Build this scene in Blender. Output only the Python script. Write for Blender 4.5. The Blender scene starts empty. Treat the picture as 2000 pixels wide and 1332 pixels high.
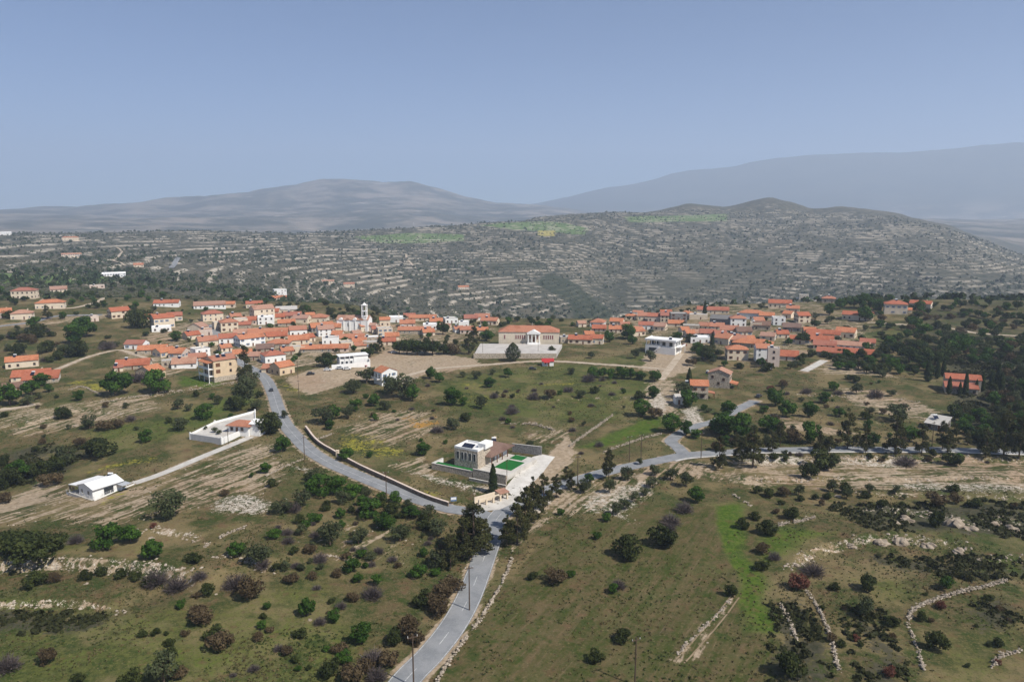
import bpy, bmesh, math, random
import numpy as np
from mathutils import Vector, Matrix
R = math.radians
random.seed(7); rng = np.random.default_rng(7)
C = bpy.context.scene.collection

# ------------------------------------------------------------------ camera
CAM_Z = 85.0; PITCH = R(9.67); LENS = 26.0; FPX = 2000 * LENS / 36
cam_d = bpy.data.cameras.new('camera'); cam = bpy.data.objects.new('camera', cam_d); C.objects.link(cam)
cam.location = (0, 0, CAM_Z); cam.rotation_euler = (R(90) - PITCH, 0, 0)
cam_d.lens = LENS; cam_d.sensor_width = 36; cam_d.clip_start = 1; cam_d.clip_end = 60000
sc = bpy.context.scene; sc.camera = cam
sc.render.engine = 'CYCLES'
# ------------------------------------------------------------------ sky, sun, exposure
SUN_EL, SUN_AZ = 49.0, 127.0            # azimuth clockwise from +Y (the view): behind the camera, to the right
to_sun = Vector((math.sin(R(SUN_AZ)) * math.cos(R(SUN_EL)), math.cos(R(SUN_AZ)) * math.cos(R(SUN_EL)), math.sin(R(SUN_EL))))
w = bpy.data.worlds.new('World'); sc.world = w; w.use_nodes = True
nt = w.node_tree; bg = nt.nodes['Background']
sky = nt.nodes.new('ShaderNodeTexSky'); sky.sky_type = 'NISHITA'; sky.sun_disc = False
sky.sun_elevation = R(SUN_EL); sky.sun_rotation = R(SUN_AZ)
sky.altitude = 600; sky.air_density = 0.75; sky.dust_density = 0.0; sky.ozone_density = 10.0
nt.links.new(sky.outputs[0], bg.inputs[0]); bg.inputs[1].default_value = 0.072
sd = bpy.data.lights.new('sun', 'SUN'); sd.energy = 5.0; sd.angle = R(0.53); sd.color = (1.0, 0.95, 0.87)
so = bpy.data.objects.new('sun', sd); C.objects.link(so); so.rotation_euler = to_sun.to_track_quat('Z', 'Y').to_euler()
so.location = (200, -200, 400)
sc.view_settings.view_transform = 'Standard'; sc.view_settings.look = 'None'
sc.view_settings.exposure = 0.38; sc.view_settings.gamma = 1.0
sc.cycles.max_bounces = 4; sc.cycles.diffuse_bounces = 2; sc.cycles.transparent_max_bounces = 6
sc.cycles.volume_bounces = 2; sc.cycles.use_denoising = True
HAZE = 1.4e-4

# ------------------------------------------------------------------ noise, pixels, height field
def vnoise(x, y, seed=0):
    xi = np.floor(x).astype(np.int64); yi = np.floor(y).astype(np.int64)
    fx = x - xi; fy = y - yi
    fx = fx * fx * fx * (fx * (fx * 6 - 15) + 10); fy = fy * fy * fy * (fy * (fy * 6 - 15) + 10)
    def h(a, b):
        n = (a * 374761393 + b * 668265263 + seed * 144665) & 0xffffffff
        n = ((n ^ (n >> 13)) * 1274126177) & 0xffffffff
        return ((n ^ (n >> 16)) & 0xffff) / 65535.0
    return (h(xi, yi) * (1 - fx) + h(xi + 1, yi) * fx) * (1 - fy) + (h(xi, yi + 1) * (1 - fx) + h(xi + 1, yi + 1) * fx) * fy
def fbm(x, y, oct=4, seed=0):
    s = 0; a = 0.5; t = 0
    for i in range(oct):
        s = s + a * vnoise(x * 2 ** i + 17.3 * i, y * 2 ** i - 9.1 * i, seed + i); t += a; a *= 0.5
    return s / t * 2 - 1
def sstep(a, b, x):
    t = np.clip((x - a) / (b - a), 0, 1); return t * t * (3 - 2 * t)
def ray(u, v):
    u = np.asarray(u, float); v = np.asarray(v, float)
    cx = (u - 1000) / FPX; cy = (666 - v) / FPX
    return cx, math.cos(PITCH) + cy * math.sin(PITCH), -math.sin(PITCH) + cy * math.cos(PITCH)
def tan_el(u, v):
    x, y, z = ray(u, v); return z / np.hypot(x, y)
DG = np.array([0, 350, 600, 700, 850, 1000, 1250, 1500, 1800, 2100, 2400, 2700, 3200, 4400, 6500, 8500, 9300, 9900, 11000, 12000, 14000], float)
# screen row at which the land stands at each distance of DG (from 700 m on), per azimuth column
TAB = {
 -1200: [594, 566, 545, 522, 502, 484, 468, 455, 462, 470, 450, 425, 410, 425, 425, 424, 423, 424],
 0:    [594, 566, 545, 522, 502, 484, 468, 456, 462, 470, 450, 425, 410, 425, 425, 424, 423, 424],
 150:  [594, 568, 549, 526, 505, 486, 468, 455, 461, 470, 450, 422, 402, 422, 425, 424, 423, 424],
 300:  [594, 572, 556, 532, 510, 488, 468, 452, 460, 470, 450, 420, 392, 420, 425, 424, 423, 424],
 400:  [594, 580, 562, 538, 515, 490, 468, 450, 462, 472, 450, 417, 383, 415, 425, 424, 423, 424],
 500:  [594, 590, 572, 545, 520, 492, 470, 455, 465, 475, 450, 414, 376, 410, 425, 424, 423, 424],
 580:  [594, 596, 584, 556, 525, 496, 472, 458, 468, 475, 450, 410, 362, 408, 425, 424, 423, 424],
 630:  [594, 600, 592, 565, 530, 498, 472, 454, 465, 475, 450, 405, 354, 405, 425, 424, 423, 424],
 700:  [596, 612, 606, 575, 536, 500, 471, 450, 460, 472, 448, 402, 355, 405, 425, 424, 423, 424],
 750:  [596, 618, 614, 580, 540, 502, 470, 447, 458, 470, 447, 402, 360, 405, 425, 424, 423, 424],
 800:  [596, 622, 622, 585, 545, 505, 470, 444, 455, 470, 446, 402, 356, 405, 425, 424, 423, 424],
 850:  [597, 630, 628, 590, 548, 505, 468, 441, 452, 470, 448, 406, 368, 408, 425, 424, 422, 424],
 900:  [598, 635, 632, 595, 550, 505, 465, 438, 450, 470, 450, 412, 384, 412, 422, 420, 418, 424],
 960:  [598, 638, 636, 598, 553, 505, 463, 434, 447, 467, 450, 416, 397, 412, 420, 416, 410, 424],
 1050: [598, 640, 643, 606, 560, 508, 462, 432, 424, 450, 445, 418, 401, 413, 416, 408, 398, 424],
 1100: [598, 640, 645, 612, 565, 510, 462, 430, 419, 440, 440, 421, 408, 415, 412, 400, 387, 424],
 1150: [598, 640, 648, 622, 575, 515, 463, 432, 415, 436, 440, 425, 418, 417, 412, 397, 374, 424],
 1200: [598, 640, 650, 632, 585, 520, 465, 435, 413, 432, 442, 430, 422, 418, 412, 394, 363, 424],
 1280: [598, 638, 650, 638, 588, 523, 468, 437, 418, 413, 442, 432, 424, 420, 410, 386, 348, 424],
 1340: [597, 636, 650, 640, 590, 525, 470, 438, 419, 397, 442, 433, 425, 420, 408, 378, 332, 424],
 1420: [596, 634, 649, 640, 590, 528, 474, 441, 423, 406, 442, 433, 426, 420, 405, 372, 325, 424],
 1460: [595, 633, 648, 640, 590, 529, 476, 443, 424, 397, 442, 433, 426, 420, 404, 366, 318, 424],
 1500: [594, 632, 648, 640, 590, 530, 478, 445, 425, 386, 442, 433, 426, 420, 402, 362, 312, 424],
 1540: [593, 628, 646, 638, 588, 530, 478, 445, 425, 397, 442, 433, 427, 420, 400, 358, 307, 424],
 1580: [592, 626, 644, 636, 587, 530, 479, 446, 426, 411, 442, 433, 427, 420, 400, 355, 302, 424],
 1640: [590, 622, 640, 632, 585, 530, 480, 448, 428, 404, 442, 433, 428, 420, 398, 352, 298, 424],
 1750: [588, 615, 635, 625, 580, 528, 482, 450, 430, 418, 445, 433, 431, 422, 398, 350, 297, 424],
 1800: [588, 614, 632, 622, 579, 528, 486, 456, 438, 430, 448, 433, 432, 422, 396, 348, 293, 424],
 1850: [588, 612, 630, 620, 578, 530, 490, 462, 448, 440, 452, 432, 434, 422, 395, 344, 288, 424],
 1900: [588, 612, 630, 620, 580, 536, 498, 474, 464, 462, 458, 433, 435, 422, 394, 340, 282, 424],
 2000: [590, 612, 628, 620, 585, 550, 520, 505, 500, 505, 470, 436, 438, 424, 394, 338, 281, 424],
 2200: [592, 612, 626, 620, 588, 560, 540, 525, 515, 515, 475, 438, 438, 424, 394, 338, 283, 424],
 3200: [594, 600, 600, 600, 580, 550, 520, 495, 480, 475, 455, 438, 436, 424, 400, 360, 330, 424]}
def build_table():
    xs = sorted(TAB); N = 520
    azk = []; hk = []
    for x in xs:
        rx, ry, _ = ray(x, 480); azk.append(math.atan2(float(rx), float(ry)))
        hk.append([0, 0, float(np.interp(x, [-1200, 0, 300, 500, 700, 780, 1240, 1340, 1500, 1750, 2000, 3200], [4, 8, 6, 4, 2, .5, .5, 2, 5, 8, 9, 4]))] + [CAM_Z + d * float(tan_el(x, v)) - (14 * min(1, max(0, (x - 690) / 90)) * min(1, max(0, (1330 - x) / 90)) if d == 700 else 0) for d, v in zip(DG[3:], TAB[x])])
    azk = np.array(azk); hk = np.array(hk)
    az = np.linspace(azk[0], azk[-1], N)
    cols = np.stack([np.interp(az, azk, hk[:, j]) for j in range(len(DG))], 1)
    lg = np.linspace(math.log(60), math.log(14000), 700); lk = np.log(np.maximum(DG, 30))
    # catmull-rom style cubic in log distance
    sec = np.diff(cols, axis=1) / np.diff(lk); m = np.zeros_like(cols)
    u, v = sec[:, :-1], sec[:, 1:]                         # monotone slopes: no overshoot
    m[:, 1:-1] = np.where(u * v > 0, 2 * u * v / np.where(u + v == 0, 1, u + v), 0)
    j = np.clip(np.searchsorted(lk, lg) - 1, 0, len(lk) - 2)
    hh = lk[j + 1] - lk[j]; t = np.clip((lg - lk[j]) / hh, 0, 1)
    h00 = 2 * t ** 3 - 3 * t ** 2 + 1; h10 = t ** 3 - 2 * t ** 2 + t; h01 = -2 * t ** 3 + 3 * t ** 2; h11 = t ** 3 - t ** 2
    T = cols[:, j] * h00 + m[:, j] * (h10 * hh) + cols[:, j + 1] * h01 + m[:, j + 1] * (h11 * hh)
    k = np.exp(-0.5 * (np.arange(-6, 7) / 1.2) ** 2); k /= k.sum()
    Tp = np.pad(T, ((6, 6), (0, 0)), 'edge')
    T = sum(k[i] * Tp[i:i + N] for i in range(13))
    return az, lg, T
AZ_T, LG_T, H_T = build_table()
def table_h(x, y):
    az = np.arctan2(x, y); lg = np.log(np.maximum(np.hypot(x, y), 61))
    a = np.clip((az - AZ_T[0]) / (AZ_T[-1] - AZ_T[0]) * (len(AZ_T) - 1), 0, len(AZ_T) - 1.001)
    b = np.clip((lg - LG_T[0]) / (LG_T[-1] - LG_T[0]) * (len(LG_T) - 1), 0, len(LG_T) - 1.001)
    i = a.astype(int); j = b.astype(int); fa = a - i; fb = b - j
    return (H_T[i, j] * (1 - fa) + H_T[i + 1, j] * fa) * (1 - fb) + (H_T[i, j + 1] * (1 - fa) + H_T[i + 1, j + 1] * fa) * fb
def h0(x, y):
    """land without banks and small relief"""
    d = np.hypot(x, y); h = table_h(x, y)
    h = h + 1.6 * fbm(x / 90, y / 90, 3, 5) * sstep(60, 140, d) * (1 - sstep(700, 900, d))
    h = h - 9 * np.exp(-((x + 215) / 70) ** 2 - ((y - 235) / 45) ** 2)
    far = sstep(780, 1100, d)
    h = h + far * (1 - sstep(2600, 4000, d) * .0) * 3.2 * fbm(x / 330, y / 330, 4, 11)
    mt = sstep(3600, 5200, d)
    rg = 1 - np.abs(fbm(x / 1500, y / 1500, 5, 23)) * 2
    h = h + mt * ((rg - .55) * np.where(d > 9700, 30, 42) + np.where(d > 9700, 8, 22) * fbm(x / 380, y / 380, 4, 27))
    h = h + sstep(2500, 3000, d) * (1 - mt) * 10 * fbm(x / 160, y / 160, 4, 31)
    return h
def terr(x, y, h):
    """terraced hillside: (height, wall amount)"""
    d = np.hypot(x, y)
    m = sstep(800, 960, d) * (1 - sstep(2700, 3100, d))
    step = 4.2
    q = (h + 1.1 * fbm(x / 120, y / 120, 3, 41)) / step
    f = q - np.floor(q)
    patch = sstep(-.35, .15, fbm(x / 260, y / 260, 3, 47))
    rise = sstep(.74, .98, f)
    dz = (rise - f) * step * .75 * m * patch
    wall = sstep(.72, .80, f) * (1 - sstep(.97, 1.0, f)) * m
    return h + dz, wall
def pix(pts, hf):
    """photo pixels -> points on the land (ray march)"""
    p = np.atleast_2d(np.asarray(pts, float)); x, y, z = ray(p[:, 0], p[:, 1])
    y = np.broadcast_to(y, x.shape); L = np.hypot(x, y); x, y, z = x / L, y / L, z / L
    t = np.geomspace(70, 18000, 430); lo = np.full(len(p), 70.0); hi = np.full(len(p), 18000.0); hit = np.zeros(len(p), bool)
    prev = lo.copy()
    for tt in t:
        below = (CAM_Z + z * tt) < hf(x * tt, y * tt)
        new = below & ~hit
        hi[new] = tt; lo[new] = prev[new]; hit |= below; prev[:] = tt
        if hit.all(): break
    for _ in range(24):
        mid = (lo + hi) / 2; b = (CAM_Z + z * mid) < hf(x * mid, y * mid)
        hi = np.where(b, mid, hi); lo = np.where(b, lo, mid)
    return np.stack([x * hi, y * hi, hf(x * hi, y * hi)], 1)
def pdist(x, y, poly, margin, arc=False):
    """distance and signed side (positive = left of the line's direction) to a polyline; inf beyond margin"""
    poly = np.asarray(poly)[:, :2]
    out = np.full(x.shape, 1e9); sg = np.zeros(x.shape)
    sel = np.where((x > poly[:, 0].min() - margin) & (x < poly[:, 0].max() + margin) & (y > poly[:, 1].min() - margin) & (y < poly[:, 1].max() + margin))
    ar = np.zeros(x.shape)
    if len(sel[0]) == 0: return (out, sg, ar) if arc else (out, sg)
    A = np.zeros(len(sel[0])); acc = 0.0
    X = x[sel]; Y = y[sel]; D = np.full(X.shape, 1e9); S = np.zeros(X.shape)
    for (ax, ay), (bx, by) in zip(poly[:-1], poly[1:]):
        dx, dy = bx - ax, by - ay; l2 = dx * dx + dy * dy + 1e-9
        t = np.clip(((X - ax) * dx + (Y - ay) * dy) / l2, 0, 1)
        ex = X - ax - t * dx; ey = Y - ay - t * dy; dd = np.hypot(ex, ey)
        c = dx * (Y - ay) - dy * (X - ax)
        b = dd < D; D = np.where(b, dd, D); S = np.where(b, np.sign(c), S); l = math.sqrt(l2)
        A = np.where(b, acc + t * l, A); acc += l
    out[sel] = D; sg[sel] = S
    if arc:
        ar[sel] = np.minimum(A, acc - A); return out, sg, ar
    return out, sg
def inpoly(x, y, poly):
    c = np.zeros(x.shape, bool); n = len(poly)
    sel = np.where((x > poly[:, 0].min()) & (x < poly[:, 0].max()) & (y > poly[:, 1].min()) & (y < poly[:, 1].max()))
    X = x[sel]; Y = y[sel]; cc = np.zeros(X.shape, bool)
    for i in range(n):
        x1, y1 = poly[i][:2]; x2, y2 = poly[(i + 1) % n][:2]
        if y1 == y2: continue
        k = ((y1 > Y) != (y2 > Y)) & (X < (x2 - x1) * (Y - y1) / (y2 - y1) + x1)
        cc ^= k
    c[sel] = cc
    return c
def smooth_line(p, step=3.0):
    """catmull-rom resample of a world polyline"""
    p = np.asarray(p, float); q = np.vstack([2 * p[0] - p[1], p, 2 * p[-1] - p[-2]]); out = []
    for i in range(1, len(q) - 2):
        n = max(2, int(np.hypot(*(q[i + 1] - q[i])[:2]) / step)); t = np.linspace(0, 1, n, endpoint=False)[:, None]
        out.append(.5 * ((2 * q[i]) + (-q[i - 1] + q[i + 1]) * t + (2 * q[i - 1] - 5 * q[i] + 4 * q[i + 1] - q[i + 2]) * t ** 2 + (-q[i - 1] + 3 * q[i] - 3 * q[i + 1] + q[i + 2]) * t ** 3))
    return np.vstack(out + [p[-1:]])
W0 = lambda pts: pix(pts, h0)
def W0s(lists):
    n = np.cumsum([len(l) for l in lists])[:-1]; return np.split(W0(np.vstack([np.asarray(l, float) for l in lists])), n)

# banks: photo polylines left to right (the far side stands higher), height in metres, width of the face
BANKS_PX = [
 ([(-60, 1110), (0, 1108), (100, 1100), (170, 1105), (250, 1108), (320, 1118), (370, 1136), (395, 1162)], 2.2, 2.6),
 ([(-60, 1180), (0, 1178), (60, 1174), (140, 1174), (200, 1180), (245, 1192)], 1.2, 1.2),
 ([(420, 1096), (470, 1090), (520, 1110), (565, 1124)], 1.4, 1.6),
 ([(250, 1052), (300, 1040), (360, 1050), (405, 1064)], 1.2, 2.2),
 ([(1520, 1024), (1560, 1018), (1592, 1010)], 1.0, .8),
 ([(1540, 1112), (1590, 1080), (1640, 1064), (1710, 1053), (1780, 1056), (1850, 1062), (1905, 1078)], 1.7, 2.0),
 ([(1890, 1097), (1950, 1092), (2060, 1092)], 1.3, 1.4),
 ([(1680, 998), (1780, 998), (1860, 1016), (1912, 1034)], 1.4, 2.2),
 ([(1900, 1016), (1960, 1014), (2060, 1022)], 1.2, 2.0),
 ([(1420, 940), (1560, 936), (1640, 932), (1760, 938), (1880, 934), (2060, 938)], .9, 1.2),
 ([(1660, 962), (1760, 966), (1880, 972), (2060, 974)], 1.0, 1.6),
 ([(980, 826), (1040, 828), (1092, 842)], .9, .8),
 ([(1020, 774), (1090, 780), (1180, 778), (1240, 776)], .8, 1.0),
 ([(0, 838), (80, 822), (160, 800), (240, 808)], .9, 1.5),
 ([(190, 782), (240, 778), (330, 768), (400, 752), (500, 748)], 1.0, 1.4),
 ([(1560, 770), (1640, 774), (1740, 780), (1800, 786)], .8, 1.2),
 ([(1520, 812), (1590, 822), (1660, 826), (1760, 824)], .8, 1.2),
 ([(1445, 902), (1600, 900), (1800, 898), (2060, 902)], 1.2, 1.8),
 ([(470, 960), (540, 970), (560, 975)], .6, .8),
 ([(630, 745), (700, 726), (760, 708)], .6, 1.2)]
BANKS = [(q, a, wd) for q, (p, a, wd) in zip(W0s([b[0] for b in BANKS_PX]), BANKS_PX)]
# roads and tracks: photo centre lines, width in metres
ROADS_PX = {
 'main_road': ([(735, 1420), (790, 1332), (838, 1282), (880, 1230), (912, 1175), (938, 1110), (956, 1060), (968, 1018), (1000, 987), (1062, 960), (1128, 938), (1200, 918), (1290, 899), (1345, 889), (1450, 883), (1600, 881), (1800, 881), (1920, 884), (2060, 886)], 6.0),
 'village_road': ([(966, 1016), (930, 1001), (880, 994), (800, 970), (740, 946), (690, 925), (645, 905), (605, 880), (577, 852), (555, 825), (543, 798), (533, 768), (520, 742), (498, 724), (468, 708), (448, 694), (434, 674), (422, 652), (414, 634)], 5.8),
 'side_road': ([(1338, 889), (1322, 872), (1310, 862), (1330, 846), (1362, 832), (1400, 822), (1440, 800), (1475, 783)], 5.0)}
TRACKS_PX = {
 'concrete_path': ([(262, 944), (330, 920), (420, 882), (490, 853)], 3.6),
 'dirt_track': ([(770, 742), (840, 722), (900, 716), (960, 712), (1040, 706), (1110, 707), (1180, 712), (1260, 718), (1310, 722)], 3.6),
 'gravel_lane': ([(0, 800), (35, 797), (70, 790)], 4.0),
 'white_lane': ([(-20, 640), (60, 630), (110, 618), (200, 615)], 5.0),
 'field_lane': ([(60, 742), (120, 718), (180, 695), (230, 684), (262, 692), (300, 704)], 3.0),
 'hill_track': ([(228, 484), (238, 492), (232, 500), (222, 508), (246, 518)], 4.0),
 'pale_road': ([(350, 500), (343, 512), (334, 523)], 9.0),
 'zigzag_track': ([(792, 496), (795, 505), (806, 518), (812, 524)], 5.0),
 'ridge_lane': ([(1700, 630), (1760, 634), (1820, 636), (1870, 644), (1920, 652), (2040, 660)], 4.0),
 'yard_lane': ([(1570, 725), (1590, 715), (1610, 704)], 4.5),
 'upper_lane': ([(1290, 742), (1312, 714), (1330, 690)], 4.0),
 'village_lane': ([(0, 565), (20, 572), (40, 584)], 6.0),
 'quarry_lane': ([(100, 578), (80, 596), (140, 602), (190, 590), (205, 582)], 4.0)}
_q = W0s([p for p, wd in list(ROADS_PX.values()) + list(TRACKS_PX.values())])
ROADS = {k: (smooth_line(q[:, :2]), wd) for q, (k, (p, wd)) in zip(_q, ROADS_PX.items())}
TRACKS = {k: (smooth_line(q[:, :2]), wd) for q, (k, (p, wd)) in zip(_q[len(ROADS):], TRACKS_PX.items())}
def land(x, y, full=False):
    x = np.asarray(x, float); y = np.asarray(y, float); shp = x.shape; x = np.atleast_1d(x); y = np.atleast_1d(y)
    h = h0(x, y); bank = np.zeros(x.shape)
    wob = 0.9 * fbm(x / 5, y / 5, 3, 61)
    for line, a, wd in BANKS:
        D, S, E = pdist(x, y, line, 40, True)
        s = D * S; E = sstep(0, 9, E)
        up = sstep(-wd / 2, wd / 2, s + wob * wd * .5) * a
        fade = 1 - sstep(4, 34, D)
        h = h + (up - a * .5) * fade * E
        bank = np.maximum(bank, (1 - sstep(wd * .45, wd * .9, np.abs(D + wob * .6))) * min(1, .5 + a * .4) * (.25 + .75 * E))
    road = np.full(x.shape, 1e9)
    for line, wd in list(ROADS.values()) + list(TRACKS.values()):
        D, S = pdist(x, y, line, 60); road = np.minimum(road, D - wd / 2)
    d = np.hypot(x, y)
    mic = 0.35 * fbm(x / 9, y / 9, 3, 71) + .12 * fbm(x / 2.2, y / 2.2, 2, 73)
    h = h + mic * sstep(0.5, 5, road) * (1 - sstep(650, 800, d))
    h, wall = terr(x, y, h)
    if full: return h.reshape(shp), bank.reshape(shp), wall.reshape(shp), road.reshape(shp)
    return h.reshape(shp)

def scale_at(p): return FPX / math.sqrt(p[0] ** 2 + p[1] ** 2 + (CAM_Z - p[2]) ** 2)      # pixels of the photograph per metre

# ------------------------------------------------------------------ helpers: objects and node materials
def tag(o, label=None, cat=None, group=None, kind=None):
    for k, v in (('label', label), ('category', cat), ('group', group), ('kind', kind)):
        if v: o[k] = v
    return o
def link(name, me, mat=None, parent=None, loc=None, rz=0.0, scale=None):
    o = bpy.data.objects.new(name, me); C.objects.link(o)
    if mat is not None and me is not None:
        ms = mat if isinstance(mat, (list, tuple)) else [mat]
        if not me.materials:
            for m in ms: me.materials.append(m)
    if parent is not None: o.parent = parent
    if loc is not None: o.location = loc
    if rz: o.rotation_euler = (0, 0, rz)
    if scale is not None: o.scale = scale
    return o
def mesh(name, v, f, smooth=False):
    me = bpy.data.meshes.new(name); v = np.asarray(v, np.float32)
    if isinstance(f, np.ndarray):
        n, k = f.shape; me.vertices.add(len(v)); me.vertices.foreach_set('co', v.ravel())
        me.loops.add(n * k); me.loops.foreach_set('vertex_index', f.ravel().astype(np.int32))
        me.polygons.add(n); me.polygons.foreach_set('loop_start', np.arange(0, n * k, k, dtype=np.int32)); me.polygons.foreach_set('loop_total', np.full(n, k, np.int32))
        me.update(calc_edges=True)
    else: me.from_pydata(v.tolist(), [], f); me.update()
    me.polygons.foreach_set('use_smooth', np.full(len(me.polygons), smooth))
    return me
class NT:
    """short-hand for node materials"""
    def __init__(s, name, rough=.9, spec=.2):
        s.m = bpy.data.materials.new(name); s.m.use_nodes = True; s.t = s.m.node_tree; s.b = s.t.nodes['Principled BSDF']
        s.b.inputs['Roughness'].default_value = rough; s.b.inputs['Specular IOR Level'].default_value = spec
    def n(s, typ, **kw):
        nd = s.t.nodes.new(typ)
        for k, v in kw.items():
            setattr(nd, k, v)
        return nd
    def put(s, sock, v):
        if v is None: return
        if isinstance(v, bpy.types.NodeSocket): s.t.links.new(v, sock)
        elif isinstance(v, (tuple, list)) and sock.type == 'RGBA' and len(v) == 3: sock.default_value = (*v, 1)
        else: sock.default_value = v
    def math(s, op, a, b=None, clamp=False):
        nd = s.n('ShaderNodeMath', operation=op, use_clamp=clamp); s.put(nd.inputs[0], a); s.put(nd.inputs[1], b); return nd.outputs[0]
    def mix(s, f, a, b, blend='MIX'):
        nd = s.n('ShaderNodeMix', data_type='RGBA', blend_type=blend); s.put(nd.inputs['Factor'], f); s.put(nd.inputs[6], a); s.put(nd.inputs[7], b); return nd.outputs[2]
    def ramp(s, f, a, b):
        nd = s.n('ShaderNodeMapRange', interpolation_type='SMOOTHSTEP'); s.put(nd.inputs[0], f); nd.inputs[1].default_value = a; nd.inputs[2].default_value = b; return nd.outputs[0]
    def noise(s, vec, scale, detail=4, rough=.6, dist=0.0):
        nd = s.n('ShaderNodeTexNoise'); s.put(nd.inputs['Vector'], vec); nd.inputs['Scale'].default_value = scale; nd.inputs['Detail'].default_value = detail
        nd.inputs['Roughness'].default_value = rough; nd.inputs['Distortion'].default_value = dist; return nd.outputs[0]
    def pos(s): return s.n('ShaderNodeNewGeometry').outputs['Position']
    def obj(s): return s.n('ShaderNodeTexCoord').outputs['Object']
    def rnd(s): return s.n('ShaderNodeObjectInfo').outputs['Random']
    def mapv(s, vec, rot=(0, 0, 0), sc=(1, 1, 1)):
        nd = s.n('ShaderNodeMapping', vector_type='TEXTURE'); s.put(nd.inputs[0], vec); nd.inputs['Rotation'].default_value = rot; nd.inputs['Scale'].default_value = sc; return nd.outputs[0]
    def attr(s, name): nd = s.n('ShaderNodeAttribute'); nd.attribute_name = name; return nd
    def bump(s, h, strength=.5, dist=.1):
        nd = s.n('ShaderNodeBump'); s.put(nd.inputs['Height'], h); nd.inputs['Strength'].default_value = strength; nd.inputs['Distance'].default_value = dist
        s.t.links.new(nd.outputs[0], s.b.inputs['Normal'])
    def col(s, c): s.put(s.b.inputs['Base Color'], c); return s.m

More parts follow.
